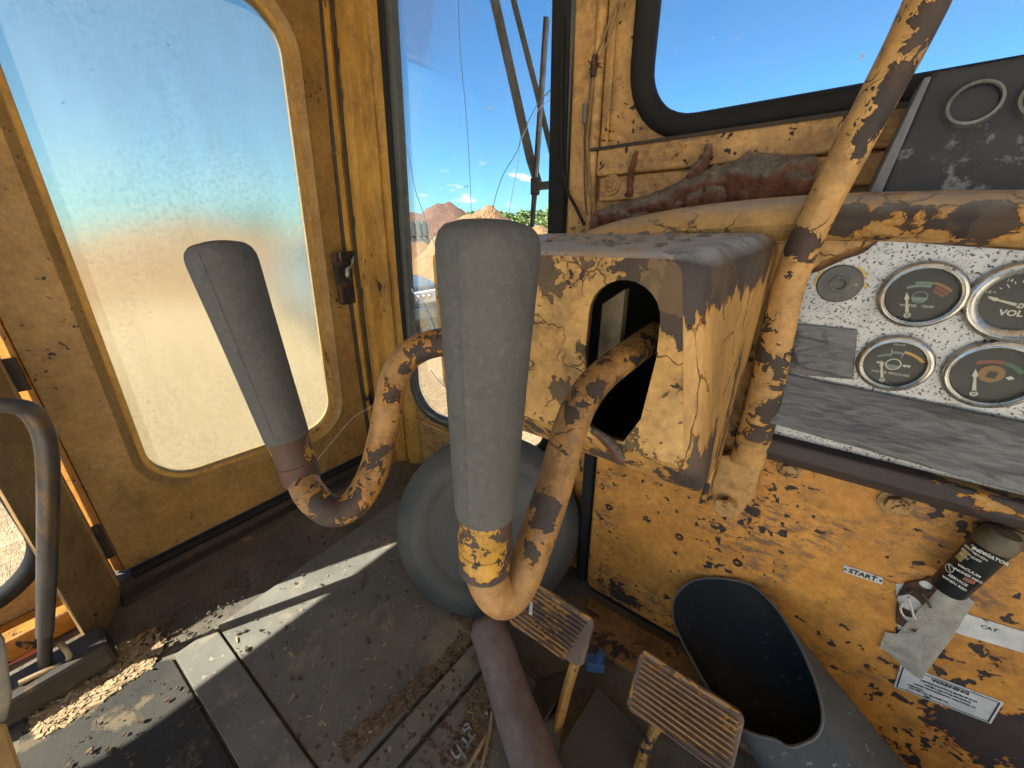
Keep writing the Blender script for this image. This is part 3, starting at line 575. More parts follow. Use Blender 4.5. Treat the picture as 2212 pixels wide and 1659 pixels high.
# left front pillar: lofted section between door edge and window
def pil(z):
    t = z/ROOF; D = V(XL, .572+.105*t-.02*math.sin(t*3.1), z); Wd = V(-.905+.098*t, YF, z); return D, Wd
prof = [(-.04, -.012), (.02, -.012), (.03, .002), (.13, .004), (.15, -.010), (.22, -.010), (.25, .012), (.33, .022), (.42, .022), (.48, .004), (.52, -.004), (.70, -.006), (.72, -.014), (.77, -.014), (.79, .004), (.88, .006), (1.0, .002)]
nrm = V(.62, -.78, 0); loops = []
for z in [0, .1, .25, .4, .55, .7, .85, 1.0, 1.15, 1.3, ROOF]:
    D, Wd = pil(z); loops.append([D.lerp(Wd, s)+nrm*d for s, d in prof])
b = MB(); b.loft(loops, False)
outer = [[p+V(-.05, .05, 0) for p in l] for l in loops]; b.loft(outer, False)
M_pil2 = M_pillar
b.build('front_pillar', M_pil2, shell, smooth=25)
b = MB(); b.tube([pil(z)[0]+nrm*.004+V(0, .004, 0) for z in (.04, .3, .6, .9, 1.2, ROOF)], .0075, 8); b.build('door_seal', M_sill, shell, smooth=60)
b = MB(); b.tube([pil(z)[0].lerp(pil(z)[1], .19)-nrm*.004 for z in (.04, .3, .6, .9, 1.2, ROOF)], .006, 8); b.build('pillar_seal', M_sill, shell, smooth=60)
# yellow skirt below the corner window (stamped crease) and post to the firewall
b = MB(); b.tube([V(-.93, YF-.003, .168), V(-.25, YF-.003, .168)], .007, 8, flat=.6); b.build('panel_crease', M_wall, shell, smooth=60)
# roof, rear and right side (out of frame, they shade the cab; whitened to bounce light in)
M_roof = paint('roof_bounce_paint', scale=8, thr=.72, seed=20, top=(.74, .71, .64), low=(.68, .65, .58), dirt=.15, rust=.05)
b = MB(); b.span((-1.10, -1.30, ROOF), (1.06, .74, ROOF+.05)); b.build('roof', M_roof, shell, bevel=.02)
for x, y in ((1.02, -1.26), (-1.06, -1.26), (1.02, .62)):
    b = MB(); b.box((x, y, (.1+ROOF)/2), (.07, .07, ROOF-.1)); b.build('roof_post', M_roof, shell, bevel=.01)
# left wall behind door: low window, unseen upper opening cut for the sun streak
XR = XL-.012
def lq(y0, y1, z0, z1): return [V(XR, y1, z0), V(XR, y0, z0), V(XR, y0, z1), V(XR, y1, z1)]
low_in = lq(-1.05, -.125, .105, .515); low_out = lq(-1.67, -.058, -.05, .585)
framed(low_in, low_out, .10, .011, (-1, 0, 0), M_bwall, 'rear_side_panel', shell)
ring(offset_quad(low_in, -.002, 0), .10, .03, .014, (-1, 0, 0), M_rubber, 'side_gasket', shell)
pane(low_in, .10, 'side_pane', M_paneA, shell, off=.006, d=(-1, 0, 0))
up_in = lq(-.92, -.125, .63, 1.075); up_out = lq(-1.67, -.058, .587, ROOF)
framed(up_in, up_out, .05, .011, (-1, 0, 0), M_bwall, 'sun_opening_panel', shell)
pane(up_in, .05, 'sun_opening_pane', M_paneA, shell, off=.006, d=(-1, 0, 0))
# angled pillar plate behind the door
b = MB(); A0, A1 = V(-1.035, -.052, 0), V(-.905, -.112, 0)
def ply(z): t = z/1.4; return [A0+V(0, .02*t, z), A1+V(-.02*t, .035*t, z), A1+V(-.024-.02*t, -.006+.035*t, z), A0+V(-.01, -.014+.02*t, z)]
b.loft([ply(z) for z in (.0, .35, .7, 1.05, ROOF)], True, True, True); b.build('door_pillar', M_bwall, shell, bevel=.002)
b = MB(); b.tube([A0+V(.004, -.004, .03), A0+V(.004, .012, ROOF)], .006, 8); b.build('pillar_bead', M_bwall, shell, smooth=60)
for z0, z1 in ((.0, .012), (.085, .17), (.47, .53), (.70, .80), (1.0, 1.1)):
    b = MB(); b.span((XL-.01, -.075, z0), (XL-.002, -.030, z1)); b.build('hinge_leaf', M_sill, shell, bevel=.002)
# sill under the door
b = MB(); b.prism([V(XL-.06, -.06, -.01), V(XL-.06, -.06, .028), V(XL+.012, -.06, .028), V(XL+.026, -.06, .012), V(XL+.055, -.06, .010), V(XL+.07, -.06, -.01)], (0, .70, 0)); b.build('door_sill', M_sill, shell, bevel=.003)
b = MB(); b.tube([V(XL+.012, -.03, .034), V(XL+.012, .60, .034)], .011, 10); b.build('sill_seal', M_rubber, shell, smooth=60)

# ================================================================== DOOR
door = thing('cab_door', (XL, .27, .03), 'yellow cab door with large hazed plastic window', 'door')
dz = .042
d_out = [V(XL, .566, dz), V(XL, -.036, dz), V(XL, -.005, ROOF-.03), V(XL, .672, ROOF-.03)]
w_in = [V(XL, .478, .178), V(XL, .066, .202), V(XL, .108, 1.185), V(XL, .553, 1.185)]
n = 10
lo = rloop(d_out, .004, n); l1 = rloop(offset_quad(w_in, .034, 0), .115, n); l2 = rloop(offset_quad(w_in, .026, 0), .108, n); l3 = rloop(offset_quad(w_in, .012, 0), .094, n); l4 = rloop(w_in, .082, n)
dx = V(-1, 0, 0); b = MB()
b.loft([[p+dx*.04 for p in lo], lo, l1, [p-dx*.004 for p in l2], [p+dx*.012 for p in l3], [p+dx*.016 for p in l4], [p+dx*.04 for p in l4]])
b.build('door_panel', M_door, door, smooth=28)
lg = rloop(offset_quad(w_in, .006, 0), .088, n)
b = MB(); b.prism([p+dx*.026 for p in lg], dx*.006); b.build('hazed_pane', M_frost, door)
b = MB(); ra, rb = rloop(offset_quad(w_in, .001, 0), .083, n), rloop(offset_quad(w_in, .010, 0), .092, n); b.loft([[p+dx*.021 for p in ra], [p+dx*.0125 for p in ra], [p+dx*.0115 for p in rb]]); b.build('window_trim', M_pillar, door, smooth=40)
# bevelled rear edge, caught by the sun through the hinge gap
b = MB(); b.prism([V(XL-.001, -.038, dz), V(XL-.034, -.060, dz), V(XL-.04, -.05, dz), V(XL-.01, -.033, dz)], (0, .028, 1.36)); b.build('door_edge', M_orange, door)
# latch
lp = PX(748, 590, XL+.008)
b = MB(); b.box(lp+V(.006, -.004, -.014), (.016, .066, .140)); la = b.build('latch', M_latch, door, bevel=.006)
b = MB(); b.box(lp+V(.018, .003, .048), (.008, .046, .020)); b.build('latch_plate', M_latch, la, bevel=.003)
b = MB(); b.box(lp+V(.012, .036, -.012), (.03, .030, .075)); b.build('strike_box', M_latch, la, bevel=.004)
b = MB(); b.tube(cr_smooth([lp+V(.025, .016, .045), lp+V(.03, .004, .022), lp+V(.03, -.010, .012), lp+V(.03, -.014, -.004), lp+V(.028, -.004, -.016)], 5), [.002, .0035, .007, .0075, .002], 8); b.build('latch_handle', M_steel, la, smooth=60)
b = MB(); b.tube(cr_smooth([lp+V(.022, -.020, .056), lp+V(.026, -.024, .044), lp+V(.022, -.020, .034)], 4), .002, 6); b.build('wire_clip', M_steel, la)

# ================================================================== DASHBOARD
YW = .54
dash = thing('dashboard', (.3, YW, 0), 'yellow dashboard with worn silver gauge panel and taped lower edge', 'dashboard')
# firewall plate with rolled left edge and turned-in foot
b = MB(); prof = [V(-.233, YW+.05, 0), V(-.236, YW+.012, 0), V(-.230, YW+.003, 0), V(-.218, YW, 0), V(.0, YW, 0), (V(.95, YW, 0)), V(.95, YW+.05, 0)]
loops = []
for z, dy in ((.01, .03), (.02, .012), (.045, .0), (.2, 0), (.45, 0), (.70, 0)): loops.append([p+V(0, dy, z) for p in prof])
b.loft(loops, False); b.build('firewall', M_fire, dash, smooth=30)
b = MB(); b.span((-.228, YW+.02, .0), (.95, YF-.004, .72)); b.build('dash_core', M_inner, dash)
# dark rubber strip down the left edge of the firewall, yellow return behind
b = MB(); b.span((-.262, YW+.01, .02), (-.240, YW+.05, .70)); b.build('edge_seal', M_rubber, dash, bevel=.006, seg=3)
b = MB(); b.span((-.300, YW+.05, .0), (-.264, YW+.06, .70)); b.build('side_return', M_fire, dash, bevel=.003)
# cowl: arched lip
arch = [(-.27, .716), (-.22, .728), (-.14, .739), (-.04, .745), (.06, .744), (.2, .738), (.45, .735), (.95, .735)]
ar = cr_smooth([V(x, 0, z) for x, z in arch], 5); sec = [(.16, .004), (.05, .006), (.015, .005), (-.012, .0), (-.028, -.012), (-.032, -.024), (-.026, -.034), (-.012, -.040), (.012, -.042)]
b = MB(); b.loft([[V(p.x, YW+dy, p.z+dzz) for dy, dzz in sec] for p in ar], False, False); b.build('cowl', M_cowl, dash, smooth=40)
b = MB(); b.prism([V(-.27, YW+.03, .60), V(.95, YW+.03, .60), V(.95, YW+.03, .74), V(-.04, YW+.03, .742), V(-.14, YW+.03, .735), V(-.27, YW+.03, .712)], (0, .005, 0)); b.build('cowl_back', M_cowl, dash)
# yellow surround of the gauge plate (rounded inner corner)
b = MB(); b.prism([PY(1690, 680, YW-.006), PY(1728, 610, YW-.006), PY(1775, 565, YW-.006), PY(1850, 535, YW-.006), PY(2212, 540, YW-.006), V(.6, YW-.006, .69), V(.6, YW-.006, .716), V(.0, YW-.006, .722), V(-.05, YW-.006, .70), V(-.05, YW-.006, .55)], (0, .004, 0)); b.build('panel_surround', M_cowl, dash, bevel=.002)
# silver plate
YP = YW-.012
pl = [(-.03, .47), (.62, .47), (.62, .697), (.15, .697), (.045, .706), (.036, .694), (.022, .687), (.005, .675), (-.03, .66)]
b = MB(); b.prism([V(x, YP, z) for x, z in pl], (0, .004, 0)); ip = b.build('instrument_panel', M_alu, dash, bevel=.0008)
# lower edge bar
b = MB(); b.prism([V(-.03, YW-.024, .452), V(-.03, YW-.030, .460), V(-.03, YW-.026, .476), V(-.03, YW, .480), V(-.03, YW, .440), V(-.03, YW-.008, .438)], (.70, 0, 0))
M_bar = paint('dash_bar_paint', scale=24, thr=.41, rust=.5, dirt=.6, seed=21, under=(.03, .024, .024), stretch=(.45, 1, 1)); b.build('dash_lower_bar', M_bar, dash, bevel=.003)
# --- gauges
def disc(b, c, r, y=0, n=28): b.lathe([(0, 0), (r, 0), (r, -.0006)], c, (0, -1, 0), n)
def arc(c, r0, r1, a0, a1, n=10):
    out = []
    for k in range(n+1): a = math.radians(a0+(a1-a0)*k/n); out.append(c+V(math.cos(a)*r1, 0, math.sin(a)*r1))
    for k in range(n, -1, -1): a = math.radians(a0+(a1-a0)*k/n); out.append(c+V(math.cos(a)*r0, 0, math.sin(a)*r0))
    return out
def strip(c, r0, r1, a0, a1, m, par, name='scale_arc', n=10):
    b = MB(); q = arc(c, r0, r1, a0, a1, n); k = len(q)
    b.add(q, [(i, i+1, k-2-i, k-1-i) for i in range(k//2-1)]); return b.build(name, m, par)
def gauge(c, d, label, wide=.006):
    r = d/2; g = MB()
    g.lathe([(r-.001, -.003), (r+.0005, .001), (r, .005), (r-.0015, .0075), (r-.0035, .008), (r-.0045, .006), (r-.0055, .0065), (r-wide, .004), (r-wide-.001, .001)], c, (0, -1, 0), 48)
    o = g.build('gauge', M_chrome, ip, smooth=50); o['label'] = label
    b = MB(); disc(b, c+V(0, -.0005, 0), r-wide, n=40); b.build('dial', M_dial, o, smooth=40)
    return o
M_gglass = pane_mat('gauge_glass', (.93, .94, .92)); YD = -.0016
def needle(c, a, l, r, o, m=None):
    dvec = V(math.cos(math.radians(a)), 0, math.sin(math.radians(a))); px = V(dvec.z, 0, -dvec.x); b = MB(); base = c+V(0, YD-.0008, 0)
    b.add([base-px*r*.055, base+px*r*.055, base+px*r*.03+dvec*l*.65, base+px*r*.07+dvec*l*.72, base+dvec*l, base-px*r*.07+dvec*l*.72, base-px*r*.03+dvec*l*.65], [(0, 1, 2, 3, 4, 5, 6)])
    b.lathe([(r*.05, 0), (r*.10, 0), (r*.10, .0006)], base, (0, -1, 0), 14); b.build('needle', m or M_needle, o)
def glass(c, r, o): b = MB(); b.lathe([(0, .0042), (r*.6, .0040), (r, .0035)], c, (0, -1, 0), 32); b.build('gauge_cover', M_gglass, o, smooth=60)
D2 = YD
# water temperature
c = PY(1988, 637, YP); g1 = gauge(c, .0615, 'water temperature gauge with faded red arc'); k = c+V(0, D2, -.012)
q = c+V(0, D2, -.015)
strip(q, .0225, .025, 118, 78, M_teal, g1); strip(q, .0255, .0275, 104, 78, M_teal, g1); strip(q, .0260, .0285, 78, 46, M_brown, g1); strip(q, .0228, .0253, 72, 44, M_red, g1); strip(q, .0198, .0222, 70, 44, M_red, g1)
strip(c+V(0, D2, -.002), .0048, .0056, 0, 360, M_teal, g1, 'symbol', 24); b = MB(); b.prism([c+V(-.0052, D2, -.002), c+V(.0052, D2, -.002), c+V(.0035, D2, -.006), c+V(-.0035, D2, -.006)], (0, -.0002, 0)); b.build('symbol', M_teal, g1)
text('WATER   TEMP', M_white, g1, c+V(0, D2, -.0105), .0036); needle(c+V(-.004, 0, -.0195), 106, .0225, .026, g1); glass(c, .0245, g1)
# water pressure
c = PY(1930, 784, YP); g2 = gauge(c, .0575, 'water pressure gauge with amber arc'); q = c+V(0, D2, -.015)
strip(q, .0225, .0250, 124, 100, M_teal, g2); strip(q, .0250, .0275, 100, 80, M_teal, g2); strip(q, .0270, .0295, 80, 44, M_amber, g2); strip(q, .0215, .0298, 100.5, 99.5, M_white, g2); strip(q, .0215, .0298, 80.5, 79.5, M_white, g2); strip(q, .0225, .0232, 124, 44, M_dial, g2)
strip(c+V(0, D2, -.001), .0050, .0060, 0, 360, M_white, g2, 'symbol', 24); b = MB(); b.prism([c+V(-.0048, D2, -.0014), c+V(.0048, D2, -.0014), c+V(.0036, D2, -.0050), c+V(-.0036, D2, -.0050)], (0, -.0002, 0)); b.build('symbol', M_teal, g2)
for s in (-1, 1): b = MB(); b.add([c+V(s*.0062, D2, -.001), c+V(s*.0095, D2, .0008), c+V(s*.009, D2, -.0006), c+V(s*.0125, D2, .0004), c+V(s*.0125, D2, -.0024), c+V(s*.009, D2, -.0014), c+V(s*.0095, D2, -.0028)], [(0, 1, 2, 3, 4, 5, 6)]); b.build('symbol', M_white, g2)
text('WATER PRESSURE', M_white, g2, c+V(0, D2, -.0108), .0036); text('3S4157', M_white, g2, c+V(-.001, D2, .0195), .003); needle(c+V(-.004, 0, -.0185), 106, .0215, .024, g2); glass(c, .0225, g2)
# voltmeter
c = PY(2205, 652, YP); g3 = gauge(c, .0690, 'voltmeter in a wide silver bezel', .010)
for k in range(13):
    a = 165-k*12.5; strip(c+V(0, D2, -.002), .0185 if k % 3 else .0165, .0205, a+.9, a-.9, M_white, g3, 'tick', 1)
for s, a in (('16', 160), ('14', 122), ('12', 85), ('10', 45)): text(s, M_white, g3, c+V(math.cos(math.radians(a))*.0225, D2, math.sin(math.radians(a))*.0205), .0040)
text('VOLTS', M_white, g3, c+V(.001, D2, -.010), .0072, bold=.0002); needle(c+V(0, 0, -.003), 165, .0215, .024, g3); glass(c, .0245, g3)
# fourth gauge (orange symbol)
c = PY(2140, 808, YP); g4 = gauge(c, .0640, 'lowest gauge with red and green arc and orange symbol'); q = c+V(0, D2, -.010)
strip(q, .0205, .0240, 122, 78, M_red, g4); strip(q, .0205, .0240, 77, 40, M_green, g4); strip(c+V(0, D2, .0005), 0.0001, .0082, 0, 360, M_brown, g4, 'symbol', 24)
b = MB(); b.add([c+V(-.003, D2-.0003, -.003), c+V(.003, D2-.0003, -.0035), c+V(.0035, D2-.0003, .003), c+V(-.002, D2-.0003, .003)], [(0, 1, 2, 3)]); b.build('symbol', M_dial, g4)
b = MB(); b.add([c+V(.0088, D2, -.001), c+V(.0115, D2, .001), c+V(.0145, D2, -.001), c+V(.0115, D2, -.003)], [(0, 1, 2, 3)]); b.build('symbol', M_white, g4)
needle(c+V(-.005, 0, -.020), 104, .0245, .028, g4); glass(c, .0255, g4)
# blank rubber plug
c = PY(1813, 613, YP)
b = MB(); b.lathe([(0, .0002), (.004, .0003), (.0055, .003), (.0075, .0035), (.009, .0022), (.0175, .0018), (.0190, 0)], c+V(0, -.001, 0), (0, -1, 0), 32); b.build('rubber_plug', surf('plug_grey', (.13, .135, .13), (.07, .075, .075), .75, scale=60, spots=(.2, .2, .19), spot_scale=200), dash, smooth=45)
for a0, a1 in ((20, 60), (-8, 8), (140, 190)): strip(PY(1813, 613, YP-.0006), .0195, .0212, a0, a1, M_amber, ip, 'paint_remnant')
# firewall bolts and plugs
def hexbolt(p, r, name, parent, ax=(0, -1, 0), washer=True, m=None):
    b = MB()
    if washer: b.lathe([(r*1.55, -.001), (r*1.55, .0018), (r*1.35, .0024), (r*.9, .0024)], p, ax, 24)
    e1, e2, a = basis(ax); hx = [p+a*.002+(e1*math.cos(math.pi/3*k+.4)+e2*math.sin(math.pi/3*k+.4))*r for k in range(6)]
    b.prism(hx, a*r*.75); b.lathe([(r*.8, r*.75+.002), (0, r*.80+.002)], p, ax, 12); return b.build(name, m or M_bolt, parent, bevel=.0008)
hexbolt(PY(1705, 1012, YW), .009, 'bolt', dash); hexbolt(PY(1935, 1085, YW), .0105, 'bolt', dash)
for u, v in ((1467, 1160), (1593, 1216), (1316, 1096)):
    b = MB(); b.lathe([(0, -.002), (.0022, -.002), (.003, .001), (.0058, .0016), (.0066, 0)], PY(u, v, YW-.0005), (0, -1, 0), 18); b.build('rivet', M_latch, dash, smooth=40)
# ------------------------------------------------------------------ duct tape
def sheet(name, q, m, label, cat, amp=.002, nx=26, ny=12, y=None, seed=0, parent=None, th=.0006, freq=40):
    vs = []; q = [Vector(p) for p in q]
    for i in range(nx+1):
        for j in range(ny+1):
            s, t = i/nx, j/ny; p = q[0].lerp(q[1], s).lerp(q[3].lerp(q[2], s), t); w = min(1, 4*min(s+.05, 1-s+.05), 5*min(t+.05, 1-t+.05))
            a_ = (1-min(1, abs(fbm((p.x*.30+seed, p.z*1.2+p.x*.42, 0), freq*.55, 3))*1.8))**3; b_ = (1-min(1, abs(fbm((p.x*.5+seed*2, p.z*1.0-p.x*.15, 3), freq*1.1, 3))*1.8))**3; c_ = fbm((p.x*.2, p.z, seed), freq*.4, 2)
            vs.append(p+V(0, -(a_*.55+b_*.25+.3+.3*c_)*amp*w-.0004, 0))
    fs = [(i*(ny+1)+j, (i+1)*(ny+1)+j, (i+1)*(ny+1)+j+1, i*(ny+1)+j+1) for i in range(nx) for j in range(ny)]
    b = MB(); b.add(vs, fs); o = b.build(name, m, parent, smooth=60, origin=q[0] if not parent else None); md = o.modifiers.new('thick', 'SOLIDIFY'); md.thickness = th; md.offset = 1
    if label: tag(o, label, cat)
    return o
YT = YP-.0012
sheet('duct_tape', [PY(1712, 698, YT), PY(1852, 712, YT), PY(1842, 818, YT), PY(1686, 806, YT)], M_tape, 'short square of grey duct tape left of the water pressure gauge', 'duct tape', .004, 70, 50, seed=1)
T0 = PY(1690, 806, YT-.0015); T3 = PY(1660, 912, YW-.037)
sheet('duct_tape', [T0, V(.62, YT-.0015, .535), V(.62, YW-.037, .468), T3], M_tape, 'long wrinkled strip of grey duct tape along the panel bottom', 'duct tape', .0065, 190, 44, seed=4)
# ------------------------------------------------------------------ gauge pod on top
pod = thing('gauge_pod', (.2, .58, .745), 'dark gauge box on the dashboard in front of the windshield', 'gauge box')
y0, y1 = .560, .585
P = [PY(1908, 412, y0), PY(1938, 402, y0)]
b = MB(); x0b, x0t = .036, .047; X1 = .42
F = [V(x0b, y0, .742), V(X1, y0, .742), V(X1, y1-.004, .848), V(x0t, y1-.004, .850)]
b.loft([F, [p+V(0, .085, 0) for p in F]], True, True, True); b.build('housing', M_pod, pod, bevel=.004, seg=3)
b = MB(); b.prism([V(x0b-.009, y0-.002, .742), V(x0b+.001, y0-.002, .742), V(x0t+.001, y1-.006, .846), V(x0t-.004, y1-.006, .846)], (0, .085, 0)); b.build('side_flange', surf('flange_grey', (.17, .18, .21), (.11, .115, .14), .5, scale=40), pod, bevel=.001)
nF = (F[1]-F[0]).cross(F[3]-F[0]).normalized(); nF = nF if nF.y < 0 else -nF
for u, v in ((2102, 226), (2266, 207)):
    c = PN(u, v, nF, F[0])
    b = MB(); b.lathe([(.0148, .004), (.0155, .0055), (.0175, .005), (.0195, -.002)], c, nF, 36); g = b.build('gauge', M_podring, pod, smooth=50)
    b = MB(); b.lathe([(0, .001), (.0150, .001), (.0152, .004)], c, nF, 30); b.build('dial', M_podglass, g, smooth=30)
# ------------------------------------------------------------------ lever housing
YB = .30
hs = thing('lever_housing', (-.2, YB, .50), 'boxy yellow lever housing with peeling paint and arched slots', 'lever housing')
def side(z):      # right hand edge of the front face leans outward to the bottom
    return -.082+(.70-z)/.187*.050
xl = -.342
zt, zb = .700, .545
slots = [(-.116, .682, .527, .030), (-.270, .682, .527, .030)]
# outline sections of the housing: front loop set back through the depth, rounded corners
def sect(y, z0, zt_, xb, xt, r=.022):
    q = [V(xl, y, z0), V(xb, y, z0), V(xt, y, zt_), V(xl, y, zt_)]; return rloop(q, [.010, .012, r, .010], 6)
secs = [sect(YB+.000, .532, .6985, -.050, -.076, .014), sect(YB+.0025, .527, .7012, -.043, -.069, .016), sect(YB+.008, .520, .7025, -.038, -.063, .018), sect(YB+.018, .508, .703, -.034, -.058, .020), sect(YB+.035, .490, .7045, -.035, -.056, .024), sect(YB+.055, .474, .706, -.037, -.054, .024), sect(YB+.12, .447, .709, -.041, -.044, .024), sect(YB+.225, .415, .714, -.044, -.034, .022)]
b = MB(); b.loft(secs, True); body = b.build('cover', M_boxside, hs, smooth=38)
# front face with real slots: fan of triangles between outline and slots
import bmesh
def face_with_slots(outline, holes, m, name, parent, vec):
    bm = bmesh.new(); off = Vector(parent['_o']); es = []
    for l in [outline]+holes:
        vs = [bm.verts.new(p-off) for p in l]; es += [bm.edges.new((vs[i], vs[(i+1) % len(vs)])) for i in range(len(vs))]
    bmesh.ops.triangle_fill(bm, use_beauty=True, use_dissolve=False, edges=es)
    bmesh.ops.recalc_face_normals(bm, faces=bm.faces)
    me = bpy.data.meshes.new(name); bm.to_mesh(me); bm.free(); me.materials.append(m); o = bpy.data.objects.new(name, me); COL.objects.link(o); o.parent = parent; o['_o'] = tuple(off)
    if vec: md = o.modifiers.new('thick', 'SOLIDIFY'); md.thickness = vec; md.offset = 0
    return o
def slot(xc, zt_, zb_, hw, y):
    a = [V(xc+hw*1.02*math.cos(t), y, zt_-hw+hw*math.sin(t)) for t in [math.pi*k/12 for k in range(13)]]
    return a+[V(xc-hw*1.05, y, zt_-.06), V(xc-hw*.9, y, zb_+.01), V(xc-hw*.3, y, zb_), V(xc+hw*.4, y, zb_+.002), V(xc+hw*.85, y, zb_+.03), V(xc+hw*1.05, y, zt_-.06)]
def rescale(l):
    return l
ol = [p.copy() for p in secs[0]]
# shrink front outline check: slots reach below the flat, keep inside
hl = [slot(x, a, max(bz, .536), w, YB) for x, a, bz, w in slots]
ff = face_with_slots(ol, hl, M_box, 'front_plate', hs, .002)
for h in hl:
    b = MB(); b.loft([[p+V(0, .0005, 0) for p in h], [p+V(0, .006, 0)+(p-V(p.x, 0, .6))*0 for p in h]], True); b.build('slot_lip', M_rust, hs)
# inside: near-black plates put in as the shade behind the slots
b = MB(); b.span((xl+.004, YB+.21, .50), (-.05, YB+.222, .70)); b.span((xl+.004, YB+.05, .503), (-.055, YB+.20, .508)); b.build('slot_shade_plate', M_inner, hs)
b = MB(); b.prism([V(-.148, YB+.03, .655), V(-.128, YB+.03, .67), V(-.128, YB+.03, .60), V(-.150, YB+.03, .54)], (.0, .01, 0)); b.build('daylight_bracket', surf('daylight_bracket_tone', (.2, .16, .1), (.1, .08, .05), .7, scale=60), hs)  # paler piece added to stand for daylight through the slot
# dried drip at the slot bottom
b = MB(); b.tube(cr_smooth([V(-.135, YB-.002, .541), V(-.12, YB-.004, .537), V(-.108, YB-.006, .530), V(-.102, YB-.006, .522)], 4), [.003, .005, .005, .0045], 8); b.build('mud_drip', M_mud, hs, smooth=60)
# curled paint flakes on the top and edges
rnd = random.Random(3)
fl = MB()
for k in range(46):
    x = rnd.uniform(xl+.02, -.08); y = YB+rnd.uniform(.02, .2); z = .7035+(y-YB)*.05; a = rnd.uniform(-.5, .5); l = rnd.uniform(.004, .018); w = rnd.uniform(.002, .006); h = rnd.uniform(.001, .004)
    d = V(math.cos(a), math.sin(a)*.6, 0); e = V(-d.y, d.x, 0)
    fl.add([V(x, y, z), V(x, y, z)+d*l, V(x, y, z)+d*l*.8+e*w+V(0, 0, h), V(x, y, z)+d*l*.2+e*w+V(0, 0, h*.7)], [(0, 1, 2, 3)])
o = fl.build('paint_flakes', surf('flake', (.2, .195, .185), (.07, .06, .05), .8, scale=60), hs); kind(o, 'stuff')
# ------------------------------------------------------------------ support tube with foot
sup = thing('support_tube', (-.02, .51, .33), 'thick yellow tube with peeling paint rising past the gauge panel', 'support tube')
ctr = [PY(2022, -40, .478), PY(1955, 100, .482), PY(1868, 265, .487), PY(1775, 445, .492), PY(1722, 560, .497)]
b = MB(); b.tube(cr_smooth(ctr, 8), [.0148, .0146, .0144, .0146, .0152], 20); b.build('tube', M_tube, sup, smooth=60)
lo_ = [PY(1726, 552, .498), PY(1697, 640, .502), PY(1666, 790, .507), PY(1640, 900, .512), PY(1612, 1000, .518)]
b = MB(); b.tube(cr_smooth(lo_, 6), [.0152, .0150, .0168, .0186, .0195], 20, flat=.6, up=(1, 0, 0)); b.build('lower_tube', M_tube, sup, smooth=60)
q = rloop([PY(1556, 985, .522), PY(1650, 975, .522), PY(1630, 1075, .522), PY(1590, 1122, .522), PY(1545, 1112, .522), PY(1536, 1050, .522)], .006, 3)
b = MB(); b.prism(q, (0, .014, 0)); b.build('foot_plate', M_tube, sup, bevel=.002)
hexbolt(PY(1568, 1088, .5215), .0150, 'bolt', sup, washer=False)
b = MB(); b.tube([V(-.052, .505, .365), V(-.046, .512, .50), V(-.045, .52, .69)], .004, 8); b.build('edge_strip', M_tube, sup, smooth=60)
# ------------------------------------------------------------------ levers
def lever(label, top, bot, path, radii, seed):
    top, bot = Vector(top), Vector(bot); ax = (top-bot).normalized(); L = (top-bot).length
    t = thing('control_lever', path[-1], label, 'lever', 'pair of control levers')
    pr = [(.0165, -.001), (.0188, .0), (.0196, .005), (.0202, .02), (.0220, L*.35), (.0245, L*.65), (.0266, L*.86), (.0270, L*.91), (.0268, L*.945), (.0252, L*.972), (.0222, L*.990), (.0150, L*1.003), (.007, L*1.008), (0, L*1.009)]
    b = MB(); e1, e2, a = basis(ax); nseg = 36
    b.lathe(pr, bot, ax, nseg); gp = b.build('grip', M_grip, t, smooth=60)
    tc_ = (CAM-bot); tc_ = (tc_-ax*tc_.dot(ax)).normalized(); sd = (tc_*math.cos(.55)+tc_.cross(ax)*math.sin(.55)); sd = sd if True else sd
    b = MB(); b.tube([bot+ax*h+sd*r for r, h in pr[2:9]], .0005, 5); b.build('mould_seam', M_grip, gp)
    b = MB(); c0 = bot-ax*.045
    b.lathe([(.0155, -.002), (.0175, .0), (.0178, .018), (.0172, .0185), (.0178, .020), (.0178, .046)], c0, ax, 28, True); b.build('collar', M_collar, t, smooth=40)
    p = [bot-ax*.01, bot-ax*.040]+[Vector(q) for q in path]
    b = MB(); b.tube(cr_smooth(p, 7), radii, 20); b.build('shaft', M_lever, t, smooth=60)
    return t
lever('nearest upright lever with worn grey rubber grip and looping shaft', (-.135, .157, .7235), (-.1345, .143, .551),
      [PD(1058, 1262, .262), PD(1088, 1290, .268), PD(1122, 1255, .275), PD(1160, 1160, .280), PD(1200, 1040, .288), PD(1232, 925, .297), PD(1262, 858, .305), PD(1305, 808, .318), PD(1360, 765, .336), PD(1420, 722, .365)],
      [.0140, .0140, .0142, .0138, .0136, .0134, .0132, .0132], 1)
lever('left tilted lever with grey rubber grip in front of the door window', PD(470, 530, .332), PD(622, 948, .370),
      [PD(672, 1070, .366), PD(716, 1104, .372), PD(765, 1088, .378), PD(806, 1020, .384), PD(832, 920, .388), PD(846, 840, .390), PD(868, 784, .392), PD(908, 752, .392), PD(960, 738, .392), PD(1030, 726, .400)],
      [.0145, .0145, .0147, .0147, .0146, .0146, .0146, .0146], 2)

